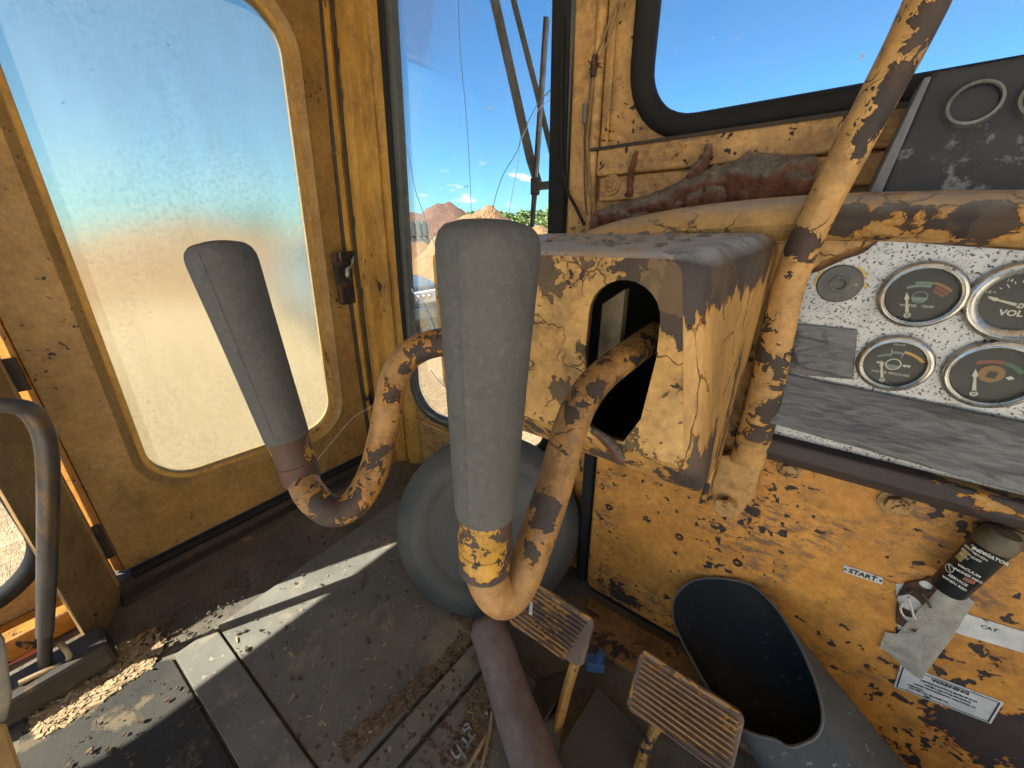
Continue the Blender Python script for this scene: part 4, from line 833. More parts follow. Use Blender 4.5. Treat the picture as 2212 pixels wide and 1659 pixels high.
# ================================================================== FLOOR THINGS
def floor_poly(name, px, m, label, z0=.001, th=.006, cat='floor mat', bev=.0015):
    b = MB(); q = [PZ(u, v, z0+th) for u, v in px]; b.prism([p-V(0, 0, th) for p in q], (0, 0, th)); return tag(b.build(name, m, None, bevel=bev, origin=q[0]-V(0, 0, th)), label, cat, 'rubber floor mats' if cat == 'floor mat' else None)
floor_poly('floor_mat', [(470, 1352), (640, 1232), (860, 1078), (1075, 1180), (1120, 1300), (1010, 1388), (735, 1700), (718, 1700)], M_mat, 'largest black rubber floor mat between the door and the levers', th=.007)
floor_poly('floor_mat', [(376, 1414), (460, 1356), (470, 1362), (712, 1705), (545, 1705)], M_mat, 'long narrow mat strip crossed by the sun streak', z0=.004, th=.009)
floor_poly('floor_mat', [(1020, 1392), (1065, 1400), (1060, 1420), (815, 1700), (745, 1700)], M_mat, 'narrow black mat strip beside the line of wood crumbs', th=.010)
floor_poly('floor_mat', [(1062, 1432), (1120, 1440), (1190, 1500), (1230, 1700), (835, 1700)], M_mat, 'black mat piece carrying the raised metal letters', th=.008)
floor_poly('floor_board', [(1290, 1480), (1402, 1600), (1330, 1720), (1165, 1690)], surf('dark_grey_board', (.075, .07, .062), (.05, .048, .043), .8, scale=8), 'dark grey board lying between the two pedals', z0=.012, th=.008, cat='board')
floor_poly('floor_mat', [(60, 1500), (300, 1440), (372, 1422), (535, 1705), (20, 1705)], surf('dirty_mat', (.05, .046, .036), (.022, .021, .018), .85, scale=10, bump=.8, dist=.003, spot2=(.11, .085, .05), spot2_scale=12, spot2_thr=.56), 'dirt-caked mat at the foot of the seat', th=.004)
# grease-brown ramp plate under the firewall
b = MB(); b.prism([V(-.22, .535, .001), V(.5, .535, .001), V(.5, .45, .001), V(-.20, .45, .001)], (0, 0, .012)); tag(b.build('toe_plate', paint('toe_plate_paint', scale=20, thr=.52, rust=.5, dirt=.9, seed=31, top=(.30, .19, .08), low=(.2, .12, .05)), None, bevel=.002, origin=V(0, .49, .001)), 'brown chipped toe plate along the foot of the firewall', 'toe plate')
# raised letters on the mat
let = thing('raised_letters', PZ(1000, 1610, .008), 'worn pale raised letters on the mat beside the brown tube', 'lettering')
zl = .012
def lstroke(px, r=.0019):
    b = MB(); q = [PZ(1740*.54+u*.0885, 2800*.54+v*.0885, zl) for u, v in px]; b.tube(cr_smooth(q, 4), r, 8, flat=1.6); return b
for st in ([[(410, 1240), (460, 1330), (520, 1390), (590, 1370), (625, 1300), (610, 1250)], [(540, 1090), (620, 1210), (690, 1310), (770, 1420)]],
           [[(660, 940), (720, 960), (780, 1050), (820, 1120), (760, 1170)], [(820, 1120), (850, 1020), (920, 930), (980, 840)], [(920, 920), (850, 870), (840, 780)]],
           [[(700, 700), (740, 740), (850, 660), (880, 760)], [(850, 660), (800, 580)], [(700, 640), (760, 600), (800, 580)]],
           [[(1280, 250), (1230, 320), (1220, 360)], [(1240, 310), (1310, 360)]]):
    b = MB()
    for s in st: q = lstroke(s); b.add(q.v, q.f)
    b.build('letter', M_mark, let, smooth=60)
# ------------------------------------------------------------------ round plastic disc
dc = PD(1058, 1142, .745); dn = (CAM-dc); dn.z *= .45; dn = dn.normalized(); R = .184
dsc = thing('round_cover', V(dc.x, dc.y, 0), 'large round dark grey plastic drum cover leaning behind the levers', 'round cover')
b = MB(); b.lathe([(0, .0), (R*.62, 0), (R*.66, .003), (R*.70, .008), (R*.80, .010), (R*.84, .008), (R*.97, -.004), (R, -.012), (R, -.030), (R*.985, -.036)], dc, dn, 72); b.build('lid', M_disc, dsc, smooth=40)
b = MB(); b.lathe([(R*.975, -.034), (R*.965, -.10), (R*.90, -.115), (0, -.115)], dc, dn, 60); b.build('drum', surf('shaded_drum_plastic', (.02, .026, .035), (.012, .016, .022), .5, scale=15), dsc, smooth=40)  # near-black navy: shade under the lid is put into the drum colour
# ------------------------------------------------------------------ brown tube
pb = thing('brown_tube', PD(1052, 1350, .66), 'dull brown steel tube with rounded end slanting up from floor', 'tube')
b = MB(); pa = [PD(1050, 1342, .665), PD(1054, 1358, .655), PD(1070, 1400, .63), PD(1105, 1510, .575), PD(1165, 1680, .49), PD(1230, 1860, .42)]
b.tube(cr_smooth(pa, 5), [.020, .031, .0315, .0315, .0315, .0315], 24); b.build('tube', M_pipe, pb, smooth=60)
b = MB(); b.lathe([(.006, .0), (.012, .004), (.015, .0)], PD(1050, 1340, .664), PD(1050, 1340, .664)-PD(1070, 1400, .63), 14); b.build('end_cap', M_dirt, pb, smooth=60)
# ------------------------------------------------------------------ pedals
def pedal(label, tl, tr, br, bl, arm, ribs, seed, rm=None):
    q = [Vector(p) for p in (tl, tr, br, bl)]; n_ = (q[1]-q[0]).cross(q[3]-q[0]).normalized(); n_ = n_ if n_.z > 0 else -n_
    t = thing('pedal', arm[-1], label, 'pedal', 'pair of foot pedals')
    lo = rloop(q, .010, 5); b = MB(); b.loft([[p-n_*.012 for p in lo], [p-n_*.002 for p in lo], [p*1.0 for p in rloop(offset_quad(q, -.002, 0), .009, 5)]], True, True, True); b.build('pad', M_padbase, t, smooth=30)
    ex = (q[1]-q[0]); ey = (q[3]-q[0])
    for k in range(ribs):
        s = .16+k*(.76/(ribs-1)); a = q[0]+ey*s+ex*.05; c = q[0]+ey*s+ex*.95; wv = ey.normalized()*.0016
        b = MB(); b.prism([a-wv, a+wv, a+wv*.5+n_*.0028, a-wv*.5+n_*.0028], c-a); b.build('rib', rm or M_pedal, t)
    b = MB(); b.loft([[a-ex*.02+n_*.004, c_-ex*.02+n_*.004, c_-ex*.02-n_*.002, a-ex*.02-n_*.002] for a, c_ in ((q[0]+ex*.06, q[0]+ex*.06+ey*.07), (q[1]-ex*.02, q[1]-ex*.02+ey*.07))], True, True, True); b.build('top_lip', M_pedal, t, bevel=.001)
    b = MB(); pts_ = [Vector(p) for p in arm]; b.tube(cr_smooth(pts_, 4), .0105, 8, flat=.75); b.build('arm', M_pedarm, t, smooth=30)
    return t
pedal('right pedal, nearest, with sharp yellow ribs in front of the black duct', PZ(1384, 1398, .175), PZ(1612, 1545, .175), PZ(1580, 1680, .125), PZ(1350, 1530, .125), [PZ(1440, 1535, .128), PZ(1400, 1600, .07), PZ(1368, 1700, -.01)], 10, 1)
pedal('left pedal with worn-smooth middle below the near lever', PZ(1152, 1254, .175), PZ(1284, 1338, .175), PZ(1255, 1446, .125), PZ(1092, 1342, .125), [PZ(1245, 1425, .12), PZ(1225, 1490, .06), PZ(1200, 1590, -.005)], 10, 2, M_pedalworn)
b = MB(); b.box(PZ(1285, 1432, .03), (.03, .02, .02), Matrix.Rotation(.5, 3, 'Z')); b.box(PZ(1296, 1425, .04), (.012, .016, .03)); tag(b.build('blue_clip', M_blue, None, bevel=.002, origin=PZ(1285, 1432, .0)), 'small blue plastic clip on the floor behind the left pedal', 'clip')
b = MB(); b.tube([PZ(1148, 1300, .168), PZ(1146, 1326, .163)], [.0022, .003], 8); tag(b.build('bird_dropping', flat('white_dropping', (.6, .62, .6), .7), None, smooth=60, origin=PZ(1146, 1326, .16)), 'small white dropping on the left pedal', 'dropping')
# dark pedal bracket under the left pedal
b = MB(); b.prism([PZ(1160, 1470, .02), PZ(1235, 1440, .05), PZ(1240, 1465, .05), PZ(1175, 1560, .02), PZ(1130, 1560, .02)], (0, .01, -.018)); tag(b.build('pedal_bracket', M_sill, None, bevel=.002, origin=PZ(1180, 1500, .002)), 'greasy dark bracket under the left pedal', 'bracket')
# ------------------------------------------------------------------ black duct
du = thing('air_duct', V(.06, .43, .0), 'large black plastic air duct with open slanted mouth beside the pedals', 'air duct')
rim_px = [(1560, 1249), (1620, 1262), (1670, 1305), (1712, 1365), (1745, 1430), (1770, 1500), (1778, 1555), (1765, 1590), (1735, 1608), (1706, 1614), (1676, 1598), (1640, 1590), (1600, 1572), (1565, 1540), (1530, 1490), (1497, 1430), (1468, 1375), (1453, 1330), (1458, 1290), (1490, 1258), (1525, 1249)]
nm = V(-.45, -.5, .74).normalized(); pc = V(.03, .405, .148)
rim = [PN(u, v, nm, pc) for u, v in rim_px]; rim = cr_smooth(rim+[rim[0]], 3)[:-1]
ax = V(.83, -.30, -.47).normalized(); cen = sum(rim, V(0, 0, 0))/len(rim)
inn = [p+(cen-p).normalized()*.0022 for p in rim]
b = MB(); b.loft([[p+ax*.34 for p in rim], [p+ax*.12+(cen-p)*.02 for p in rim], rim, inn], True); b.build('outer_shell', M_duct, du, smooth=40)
b = MB(); b.loft([inn, [p+ax*.06+(cen-p)*.03 for p in inn], [p+ax*.14+(cen-p)*.06 for p in inn], [p+ax*.30+(cen-p)*.10 for p in inn]], True, False, True); b.build('inner_wall', surf('duct_inside_shade', (.022, .024, .026), (.013, .014, .015), .85, scale=10, spots=(.06, .066, .066), spot_scale=110, spot_thr=.66, spec=.12), du, smooth=60)  # duct plastic darkened further: the mouth's shade is put into the colour
b = MB(); b.tube(rim+[rim[0]], .0016, 6, cap=False); b.build('mouth_lip', surf('duct_lip', (.12, .125, .125), (.07, .072, .074), .6, scale=60), du, smooth=60)
# ================================================================== LABELS AND FITTINGS ON THE FIREWALL
def quadplate(name, px, m, label, cat, th=.0012, y=YW-.0004, bev=.0004):
    q = [PY(u, v, y) for u, v in px]; b = MB(); b.prism([p for p in q], (0, -th, 0)); t = thing(name, q[-1], label, cat); o = b.build('plate', m, t, bevel=bev); return t, q
def on(q, s, t, y): return q[0].lerp(q[1], s).lerp(q[3].lerp(q[2], s), t)*1.0+V(0, y, 0)
t, q = quadplate('start_plate', [(1822, 1219), (1907, 1247), (1906, 1262), (1822, 1235)], M_plate, 'small riveted metal START plate on the firewall', 'label plate')
xd = (q[1]-q[0]); text('START', M_ink, t, on(q, .5, .5, -.0016), .0088, xd, V(0, -1, 0).cross(xd)*-1 if False else (0, 0, 1), bold=.0003)
for s in (.05, .95): b = MB(); b.lathe([(0, .001), (.0012, .0006), (.0014, 0)], on(q, s, .5, -.0012), (0, -1, 0), 10); b.build('rivet', M_latch, t)
t, q = quadplate('maker_plate', [(2066, 1318), (2240, 1372), (2240, 1418), (2050, 1362)], M_plate, 'pale worn maker plate right of the frayed scrim', 'label plate')
text('CAT', M_ink, t, on(q, .44, .33, -.0016), .0062, q[1]-q[0], (0, 0, 1)); 
for s, tt in ((.04, .5), (.9, .8)): b = MB(); b.lathe([(0, .0012), (.0016, .0008), (.0018, 0)], on(q, s, tt, -.0012), (0, -1, 0), 10); b.build('rivet', M_rust, t)
t, q = quadplate('warning_plate', [(1946, 1432), (2168, 1516), (2140, 1562), (1930, 1482)], M_plate, 'white WARNING instruction plate with black border near the floor', 'warning plate')
xd = (q[1]-q[0]).normalized(); yd = V(0, -1, 0).cross(xd); yd = yd if yd.z > 0 else -yd
w_, h_ = (q[1]-q[0]).length, (q[3]-q[0]).length
def edge(a, c, wd, off): 
    d = (c-a).normalized(); p = V(0, -1, 0).cross(d); p = p if p.dot(sum(q, V(0,0,0))/4-a) > 0 else -p; a2 = a+p*off; c2 = c+p*off; b = MB(); b.prism([a2, c2, c2+p*wd, a2+p*wd], (0, -.0002, 0)); b.build('border', M_ink, t)
qq = [p+V(0, -.0014, 0) for p in offset_quad(q, -.002, 0)]
edge(qq[0], qq[1], .0009, 0); edge(qq[1], qq[2], .0013, 0); edge(qq[2], qq[3], .0009, 0); edge(qq[3], qq[0], .0013, 0)
lines = [('WARNING', .16, .0062, .52, .00025), ('BEFORE STARTING ENGINE AND', .34, .0031, .52, .00008), ('WHEN LEAVING MACHINE', .46, .0031, .52, .00008), ('LOCK TRANSMISSION CONTROL IN', .58, .0031, .50, .00008), ('NEUTRAL', .69, .0031, .22, .00008), ('LOWER ALL BLADES TO', .79, .0031, .36, .00008), ('REST', .89, .0028, .36, .00008)]
for s, tt, sz, xx, bo in lines: text(s, M_ink, t, on(q, xx, tt, -.0016), sz, xd, yd, bold=bo)
# start switch plate and scrim
sw = thing('switch_plate', PY(1985, 1290, YW), 'rusty brown switch plate with holes and torn wires under the scrim', 'switch plate')
def holes_plate(px, hs_, m, name, parent, y):
    return face_with_slots([PY(u, v, y) for u, v in px], [[PY(u+r*math.cos(a)*1.1, v+r*math.sin(a)*.75+r*math.cos(a)*.45, y) for a in [2*math.pi*k/16 for k in range(16)]] for u, v, r in hs_], m, name, parent, .002)
holes_plate([(1955, 1260), (2010, 1246), (2040, 1262), (2036, 1300), (2010, 1340), (1975, 1365), (1935, 1345), (1938, 1290)], [(2000, 1264, 14), (1965, 1303, 26), (1962, 1338, 10)], M_rust, 'plate', sw, YW-.003)
b = MB(); b.prism([PY(1935, 1262, YW-.0008), PY(2040, 1250, YW-.0008), PY(2035, 1350, YW-.0008), PY(1940, 1360, YW-.0008)], (0, .0004, 0)); b.build('backing', M_plate, sw)
for pl_ in ([(1940, 1285), (1955, 1282), (1972, 1276)], [(1962, 1290), (1968, 1310), (1972, 1325), (1978, 1338)], [(1990, 1280), (2002, 1296), (2010, 1312)], [(1950, 1300), (1945, 1315), (1952, 1330), (1965, 1335)]):
    b = MB(); b.tube(cr_smooth([PY(u, v, YW-.008) for u, v in pl_], 4), .0014, 6); b.build('wire', random.choice([M_cloth, M_dkwire, M_cloth]), sw, smooth=60)
# scrim: woven strands, each side a bundle of threads
scr = MB()
cA = [(1990, 1338), (2005, 1310), (2035, 1288), (2062, 1270)]; 
def scrim(px, nu, nv, seed):
    rd = random.Random(seed); q = [Vector((*p, 0)) for p in px]
    P_ = lambda s, t: (q[0].lerp(q[1], s).lerp(q[3].lerp(q[2], s), t))
    wob = lambda s, t: PY(P_(s, t).x+math.sin(t*9+s*4)*1.5, P_(s, t).y+math.sin(s*7+t*3)*2, YW-.0045-.002*math.sin(s*5)*math.sin(t*6))
    for i in range(nu+1): scr.tube([wob(i/nu, k/8) for k in range(9)], .00042, 4)
    for j in range(nv+1): scr.tube([wob(k/10, j/nv) for k in range(11)], .00042, 4)
scrim([(2035, 1262), (2105, 1300), (1990, 1470), (1908, 1402)], 26, 34, 1)
scrim([(1912, 1366), (1990, 1372), (1990, 1440), (1900, 1400)], 22, 16, 2)
o = scr.build('scrim_patch', M_cloth, None, origin=PY(1980, 1400, YW)); tag(o, 'frayed off-white scrim patch stuck below the service indicator', 'scrim')
b = MB(); q = [PY(2035, 1262, YW-.0016), PY(2105, 1300, YW-.0016), PY(1990, 1470, YW-.0016), PY(1908, 1402, YW-.0016)]; b.prism(q, (0, -.0004, 0)); tag(b.build('glue_smear', surf('glue', (.34, .31, .25), (.22, .19, .14), .8, scale=70), None, origin=q[2]), 'pale glue smear under the scrim patch', 'glue')
# service indicator
si = thing('service_indicator', PY(2040, 1290, YW), 'black cylindrical service indicator with printed label on the firewall', 'indicator')
a0, a1 = PY(2046, 1272, YW-.022), PY(2172, 1150, YW-.022); axs = (a1-a0).normalized(); Ls = (a1-a0).length
b = MB(); b.lathe([(0, -.001), (.0130, .0), (.0143, .003), (.0143, Ls*.78), (.0150, Ls*.80)], a0, axs, 30); b.build('canister', M_label, si, smooth=40)
b = MB(); b.lathe([(.0155, Ls*.79), (.0155, Ls*.88), (.0140, Ls*.94), (.0115, Ls*1.0), (.0, Ls*1.03)], a0, axs, 26); b.build('cap', M_grime, si, smooth=40)
hb = [PY(2098, 1126, YW-.002), PY(2150, 1126, YW-.002), PY(2215, 1150, YW-.002), PY(2215, 1190, YW-.002), PY(2130, 1160, YW-.002), PY(2098, 1142, YW-.002)]
b = MB(); b.prism(hb, (0, -.006, 0)); b.build('mount_ear', M_grime, si, bevel=.002)
b = MB(); b.lathe([(0, .001), (.003, .001), (.0034, -.001)], PY(2120, 1140, YW-.008), (0, -1, 0), 12); b.build('screw', M_latch, si)
# label print wraps the canister: built as small flat prints on the facing side
view = (CAM-a0); view = (view-axs*view.dot(axs)).normalized(); tang = axs.cross(view)
def label_pt(h, ang): d = view*math.cos(ang)+tang*math.sin(ang); return a0+axs*h+d*.01450, d
def wraptext(s, h, ang, size, m=M_white, bold=.00006):
    p, d = label_pt(h, ang); td = (-view*math.sin(ang)+tang*math.cos(ang)); return text(s, m, si, p+d*.0001, size, td if td.x > 0 else -td, axs, bold=bold, ext=.0001)
sg = 1 if tang.x > 0 else -1
for k, s in enumerate(('AIR CLEANER', 'SERVICE WHEN', 'ENGINE OFF', 'RESET')): 
    for j, w2 in enumerate(s.split()): wraptext(w2, Ls*(.73-.055*k), sg*(-.55+.55*j), .0034)
wraptext('INDICATOR', Ls*.735, sg*.28, .0046, bold=.00015)
wraptext('VACUUM', Ls*.45, sg*.10, .0040, bold=.0001); wraptext('INCHES H2O', Ls*.39, sg*.22, .0036, bold=.0001); wraptext('SERVICE', Ls*.27, sg*.05, .0040, bold=.0001); wraptext('WHEN RED', Ls*.21, sg*.05, .0036, bold=.0001)
for (h0, h1, an0, an1, m_, nm_) in ((Ls*.48, Ls*.64, -.95, -.45, surf('gold_window', (.42, .33, .13), (.34, .26, .10), .5, scale=90), 'scale_window'), (Ls*.31, Ls*.36, .15, .75, M_red, 'red_mark')):
    b = MB(); lp_ = [[label_pt(h, sg*(an0+(an1-an0)*k/6))[0]+label_pt(h, sg*(an0+(an1-an0)*k/6))[1]*.00025 for k in range(7)] for h in (h0, h1)]; b.loft(lp_, False); b.build(nm_, m_, si)
p_, d_ = label_pt(Ls*.33, sg*-.65); b = MB(); e1 = axs; e2 = d_.cross(axs); n8 = 20
b.loft([[p_+d_*.0003+(e1*math.cos(2*math.pi*k/n8)+e2*math.sin(2*math.pi*k/n8))*r for k in range(n8)] for r in (.0038, .0046)], True); b.build('emblem', M_white, si)
for an in (-.35, .55):
    b = MB(); b.tube([label_pt(Ls*.33, sg*-.65)[0]+d_*.0003+e1*.003*math.cos(an+k)+e2*.003*math.sin(an*2+k*2) for k in (0, .8, 1.6)], .0004, 4); b.build('emblem', M_white, si)
# ================================================================== MUD, WIRES, WIPER
rnd = random.Random(11)
def lumpy(path, radii, m, name, label, seed=0, freq=38, amp=.35, n=18, sub=7, cat='mud nest'):
    b = MB(); p = cr_smooth(path, sub); b.tube(p, radii, n)
    b.v = [v_ if False else v_ for v_ in b.v]; cpath = p
    for i, v_ in enumerate(b.v):
        c_ = cpath[min(i//n, len(cpath)-1)]; d = v_-c_; k = 1+amp*fbm(v_+V(seed, 0, 0), freq, 4); b.v[i] = c_+d*k
    return tag(b.build(name, m, None, smooth=80, origin=path[0]), label, cat)
lumpy([PY(1282, 486, .632), PY(1330, 468, .632), PY(1400, 448, .632), PY(1470, 428, .632), PY(1530, 408, .63), PY(1590, 394, .628), PY(1650, 394, .628), PY(1700, 398, .63), PY(1740, 405, .634)], [.014, .017, .016, .021, .022, .027, .032, .031, .020], M_mud, 'mud_nest', 'long lumpy red-brown wasp mud nest below the windshield', 1, 24, .30, 30, 12)
lumpy([PY(1530, 312, .640), PY(1528, 330, .639), PY(1520, 350, .638), PY(1506, 374, .636), PY(1496, 400, .634)], [.0045, .0055, .007, .011, .012], M_mud, 'mud_tube', 'thin mud tube running down the rail to the nest', 7, 60, .3, cat='mud tube')
lumpy([PY(1376, 325, .643), PY(1370, 345, .6425), PY(1362, 380, .643), PY(1360, 425, .645)], [.003, .004, .0045, .005], M_mud, 'mud_streak', 'narrow dark mud streak on the rail left of the mud tube', 3, 90, .5, 10, cat='mud streak')
nest = MB(); rn = random.Random(21)
for k in range(26):
    tt = rn.random(); u_ = 1290+tt*430; v_ = 484-tt*84+rn.uniform(-16, 6); c_ = PY(u_, v_, .622-.012*tt); r_ = rn.uniform(.006, .011)*(1+.5*tt)
    st_ = len(nest.v); nest.lathe([(0, -r_), (r_*.5, -r_*.86), (r_*.87, -r_*.5), (r_, 0), (r_*.87, r_*.5), (r_*.5, r_*.86), (0, r_)], c_, (1, 0, .1), 10)
    for q_ in range(st_, len(nest.v)): d_ = nest.v[q_]-c_; nest.v[q_] = c_+d_*(1+.35*fbm(nest.v[q_], 70, 3))
tag(nest.build('mud_cells', M_mud, None, smooth=80, origin=PY(1500, 440, .62)), 'cluster of rounded mud cells bulging from the long mud nest', 'mud cells')
def wire(px, y, r, m, label, cat='wire', name='loose_wire'):
    b = MB(); q = [PY(u, v, y) for u, v in px]; b.tube(cr_smooth(q, 6), r, 7); return tag(b.build(name, m, None, smooth=60, origin=q[-1]), label, cat)
yw = YF-.016
wire([(1345, -30), (1312, 60), (1288, 120), (1277, 150), (1272, 210), (1262, 270), (1263, 330), (1266, 380), (1277, 430), (1283, 492)], yw, .0016, M_wire, 'tan wire running the full height of the window post')
wire([(1352, -20), (1322, 70), (1294, 128), (1282, 160), (1276, 230), (1268, 300), (1272, 360), (1278, 410), (1274, 495)], yw-.003, .0014, M_wire, 'second tan wire beside the first on the window post')
wire([(1264, 270), (1262, 350), (1263, 420), (1268, 465)], yw-.002, .0010, M_dkwire, 'short thin dark wire end hanging on the window post')
wire([(1216, 40), (1213, 240), (1215, 350), (1225, 410), (1245, 450), (1262, 486)], YF-.020, .0028, M_rubber, 'black cable curving from the gasket to the housing top', 'cable', 'black_cable')
b = MB(); b.tube(cr_smooth([PY(1286, 118, yw-.006), PY(1283, 140, yw-.006), PY(1281, 165, yw-.006)], 4), [.004, .0055, .0045], 8)
for dx_, dy_ in ((-14, -8), (14, -3), (16, 6), (-12, 10), (4, -18)): b.tube([PY(1284, 140, yw-.007), PY(1284+dx_, 140+dy_, yw-.012)], [.0016, .0008], 5)
tag(b.build('tape_splice', M_latch, None, smooth=60, origin=PY(1283, 165, yw)), 'black taped splice with frayed ends on the post wires', 'splice')
b = MB(); b.tube([PY(1264, 224, yw-.004), PY(1262, 268, yw-.004)], [.0042, .0036], 10); tag(b.build('wire_joint', surf('grey_sleeve', (.13, .12, .11), None, .7), None, smooth=60, origin=PY(1262, 268, yw)), 'grey sleeve joint lower on the post wires', 'splice')
# outside: wiper and mirror stays
YO = YF+.05
wp = thing('wiper', PY(1160, 400, YO), 'thin wiper blade and arm outside the corner window', 'wiper')
b = MB(); b.prism([PY(1174, 35, YO), PY(1183, 36, YO), PY(1157, 420, YO), PY(1150, 490, YO), PY(1144, 490, YO), PY(1150, 400, YO)], (0, .006, 0)); b.build('blade', M_latch, wp)
b = MB(); b.prism([PY(1179, 38, YO-.004), PY(1184, 38, YO-.004), PY(1158, 410, YO-.004), PY(1154, 410, YO-.004)], (0, .003, 0)); b.build('blade_spine', M_steel, wp)
b = MB(); b.span(PY(1150, 394, YO-.008), PY(1205, 408, YO+.004)); b.build('arm', M_latch, wp, bevel=.002)
b = MB(); b.box(PY(1156, 403, YO-.004), (.016, .014, .032)); b.build('pivot', M_latch, wp, bevel=.003)
def stay(px, w, y, label, m):
    b = MB(); b.tube([PY(u, v, y) for u, v in px], w, 8); return tag(b.build('stay_rod', m, None, smooth=60, origin=PY(*px[-1], y)), label, 'stay rod')
M_stay = surf('speckled_dark_rod', (.10, .09, .075), (.035, .03, .028), .7, scale=60, spots=(.4, .36, .3), spot_scale=150, spot_thr=.66)
stay([(1064, -20), (1146, 345), (1162, 395)], .0098, YF+.12, 'thick speckled stay rod slanting across the corner window', M_stay)
stay([(1104, -20), (1160, 200), (1205, 385)], .0062, YF+.14, 'thinner dark stay rod right of the thick one', M_stay)
# ================================================================== LEFT SIDE: HANDRAIL, SEAT, STEP
hr = thing('handrail', PX(97, 1440, -.86), 'worn bent tubular handrail left of the door hinge', 'handrail')
b = MB(); pts_ = [PX(-70, 872, -.80), PX(20, 876, -.80), PX(66, 890, -.805), PX(96, 940, -.81), PX(104, 1010, -.815), PX(104, 1120, -.825), PX(101, 1250, -.84), PX(97, 1370, -.855)]
b.tube(cr_smooth(pts_, 6), [.0095, .0100, .0118, .0122, .0120, .0116, .0110, .0100], 18); b.build('tube', M_rail, hr, smooth=60)
b = MB(); b.tube([PX(98, 1360, -.855), PX(97, 1455, -.862)], [.0085, .008], 12); b.build('stem', M_sill, hr, smooth=60)
b = MB(); b.box(PX(97, 1470, -.862), (.06, .16, .05)); b.build('base_block', M_sill, hr, bevel=.008)
b = MB(); b.tube(cr_smooth([PX(40, 1476, -.85), PX(100, 1448, -.85), PX(140, 1432, -.85), PX(150, 1418, -.85), PX(140, 1400, -.86), PX(128, 1390, -.87)], 5), .0042, 8); hk = b.build('hook_rod', M_straw, hr, smooth=60)
b = MB(); c = PX(62, 1424, -1.0); b.lathe([(0, .004), (.022, .003), (.026, 0), (.026, -.004)], c, (1, -.1, .5), 24); tag(b.build('red_reflector', M_redref, None, smooth=40, origin=c), 'round red reflector low beside the seat', 'reflector')
b = MB(); b.span((-1.06, -.9, .003), (-1.0, -.12, .05)); tag(b.build('step_ledge', M_orange, None, bevel=.006, origin=V(-1.03, -.5, .003)), 'orange painted ledge under the low side window', 'ledge')
st = thing('operator_seat', PD(0, 1660, .42), 'worn grey vinyl seat edge at the lower left corner', 'seat')
def spx(u, v, d): return PD(u, v, d)
fr_ = [spx(-120, 1290, 0.300), spx(8, 1338, 0.300), spx(34, 1366, 0.300), spx(50, 1490, 0.294), spx(40, 1545, 0.291), spx(-60, 1640, 0.282), spx(-160, 1640, 0.282)]
b = MB(); b.loft([fr_, [p+V(-.05, -.16, -.03) for p in fr_]], True, True, True); b.build('cushion', M_seat, st, bevel=.012, seg=4, smooth=50)
bs_ = [spx(-100, 1560, 0.282), spx(22, 1556, 0.288), spx(66, 1680, 0.270), spx(66, 1900, 0.240), spx(-100, 1900, 0.240)]
b = MB(); b.loft([bs_, [p+V(-.06, -.15, -.08) for p in bs_]], True, True, True); b.build('pedestal', M_bwall, st, bevel=.004)
# ================================================================== LOOSE DEBRIS
def scatter(name, polys, n, m, label, smin, smax, elong, z=.010, seed=0, flatk=.4):
    rd = random.Random(seed); b = MB(); k = 0
    while k < n:
        poly = polys[rd.randrange(len(polys))]; us = [p[0] for p in poly]; vs = [p[1] for p in poly]; u = rd.uniform(min(us), max(us)); v = rd.uniform(min(vs), max(vs))
        if not inpoly(u, v, poly): continue
        k += 1; s = smin*(smax/smin)**(rd.random()**2); a = rd.uniform(0, 6.28); e = s*rd.uniform(1, elong); M_ = Matrix.Rotation(a, 3, 'Z')@Matrix.Rotation(rd.uniform(-.35, .35), 3, 'Y')
        h = s*rd.uniform(.3, 1)*flatk+.0006; c_ = PZ(u, v, z+h*.5); sk = [Vector((rd.uniform(.6, 1.1)*x*e, rd.uniform(.6, 1.1)*y*s, rd.uniform(.6, 1.1)*zz*h)) for x in (-.5, .5) for y in (-.5, .5) for zz in (-.5, .5)]
        b.add([c_+M_@p for p in sk], [(0, 1, 3, 2), (4, 6, 7, 5), (0, 4, 5, 1), (2, 3, 7, 6), (0, 2, 6, 4), (1, 5, 7, 3)])
    o = b.build(name, m, None); o['label'] = label; o['category'] = 'debris'; return kind(o, 'stuff')
seam = [(1018, 1372), (1000, 1366), (900, 1470), (780, 1560), (730, 1600), (742, 1655), (800, 1600), (900, 1510), (1012, 1400)]
seam2 = [(1000, 1300), (940, 1290), (985, 1340), (1030, 1380), (1062, 1440), (1010, 1500), (1000, 1560), (1020, 1640), (1055, 1640), (1070, 1500), (1075, 1420), (1040, 1350)]
seam3 = [(960, 1560), (1010, 1600), (1060, 1659), (950, 1659)]
door_edge_ = [(310, 1350), (560, 1220), (830, 1065), (860, 1075), (640, 1215), (480, 1325), (400, 1390), (300, 1400)]
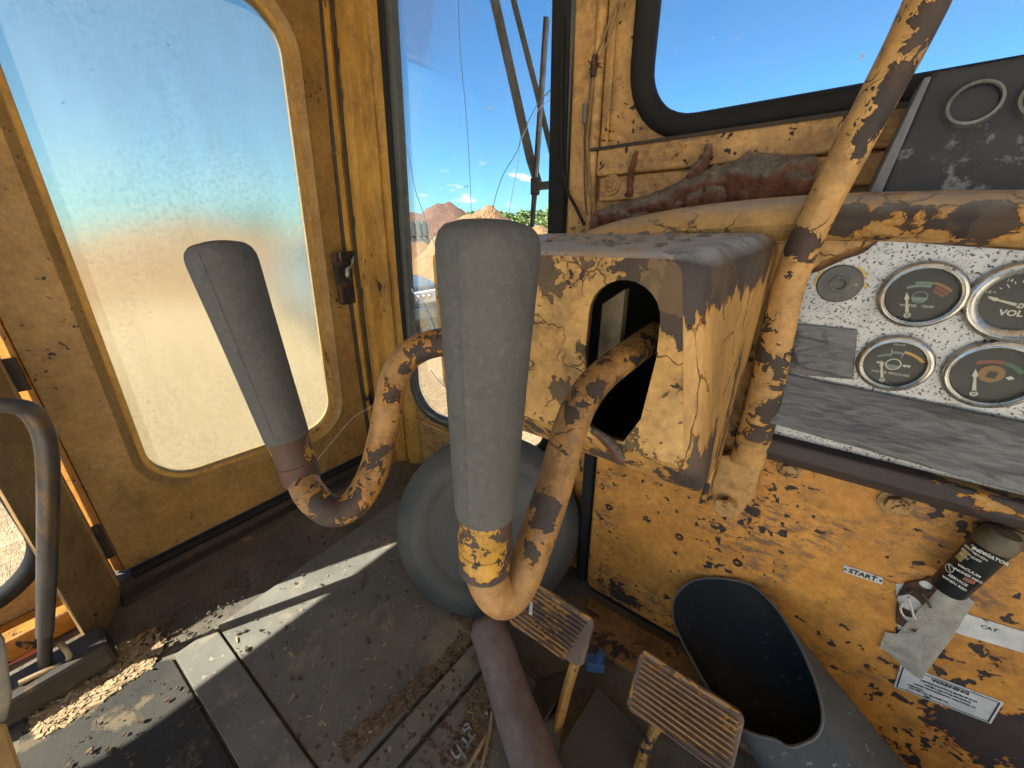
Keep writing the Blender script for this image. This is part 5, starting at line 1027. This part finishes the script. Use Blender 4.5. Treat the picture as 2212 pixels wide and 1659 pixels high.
left_d = [(60, 1540), (140, 1450), (330, 1360), (360, 1380), (330, 1440), (150, 1560), (80, 1600)]
wide = [(470, 1360), (860, 1090), (1000, 1330), (1010, 1400), (740, 1655), (690, 1650)]
scatter('wood_crumbs', [seam, seam, seam2], 2600, M_wood, 'brown wood crumbs packed along the mat seam', .0006, .0042, 4, .009, 1)
scatter('dirt_crumbs', [seam, seam2, seam3, door_edge_, door_edge_], 2200, M_dirt, 'dark dirt crumbs along the mat edges and door sill', .0008, .006, 1.8, .006, 2, .8)
scatter('gravel_and_chips', [left_d], 2600, M_straw, 'sunlit pale chips and grit beside the seat', .0012, .0065, 3, .005, 3, .7)
scatter('scattered_grit', [wide, wide, [(1010, 1400), (1060, 1430), (850, 1659), (750, 1659)], [(840, 1440), (1040, 1440), (1000, 1659), (840, 1659)], [(120, 1560), (370, 1440), (520, 1659), (120, 1659)]], 620, M_dirt, 'scattered grit and crumbs over the floor mats', .0008, .0055, 1.8, .010, 4, .8)
scatter('pale_grit', [wide, left_d, seam2], 260, M_straw, 'scattered pale straw bits over the floor mats', .0008, .004, 5, .011, 5)
for (pts3, lab) in (([(1063, 1540), (1058, 1580), (1040, 1659)], 'bent pale twig beside the brown tube'), ([(1050, 1592), (1030, 1625), (1010, 1659)], 'thin pale twig left of the bent one'), ([(790, 1235), (783, 1250), (779, 1272)], 'short brown twig lying on the largest mat')):
    b = MB(); b.tube(cr_smooth([PZ(u, v, .014) for u, v in pts3], 4), [.0028, .0032, .002], 7); tag(b.build('twig', M_straw if 'pale' in lab else M_wood, None, smooth=60, origin=PZ(*pts3[0], .01)), lab, 'twig')
# spider silk from the left lever to the door
b = MB(); b.tube(cr_smooth([PD(672, 1010, .38), PD(760, 905, .55), PD(800, 880, .62), PD(850, 845, .7)], 5), .00035, 4); tag(b.build('spider_thread', flat('silk', (.6, .6, .55), .5), None, origin=PD(672, 1010, .38)), 'fine spider thread strung beside the left lever', 'spider thread')
for o_ in bpy.data.objects:
    if '_o' in o_.keys(): del o_['_o']
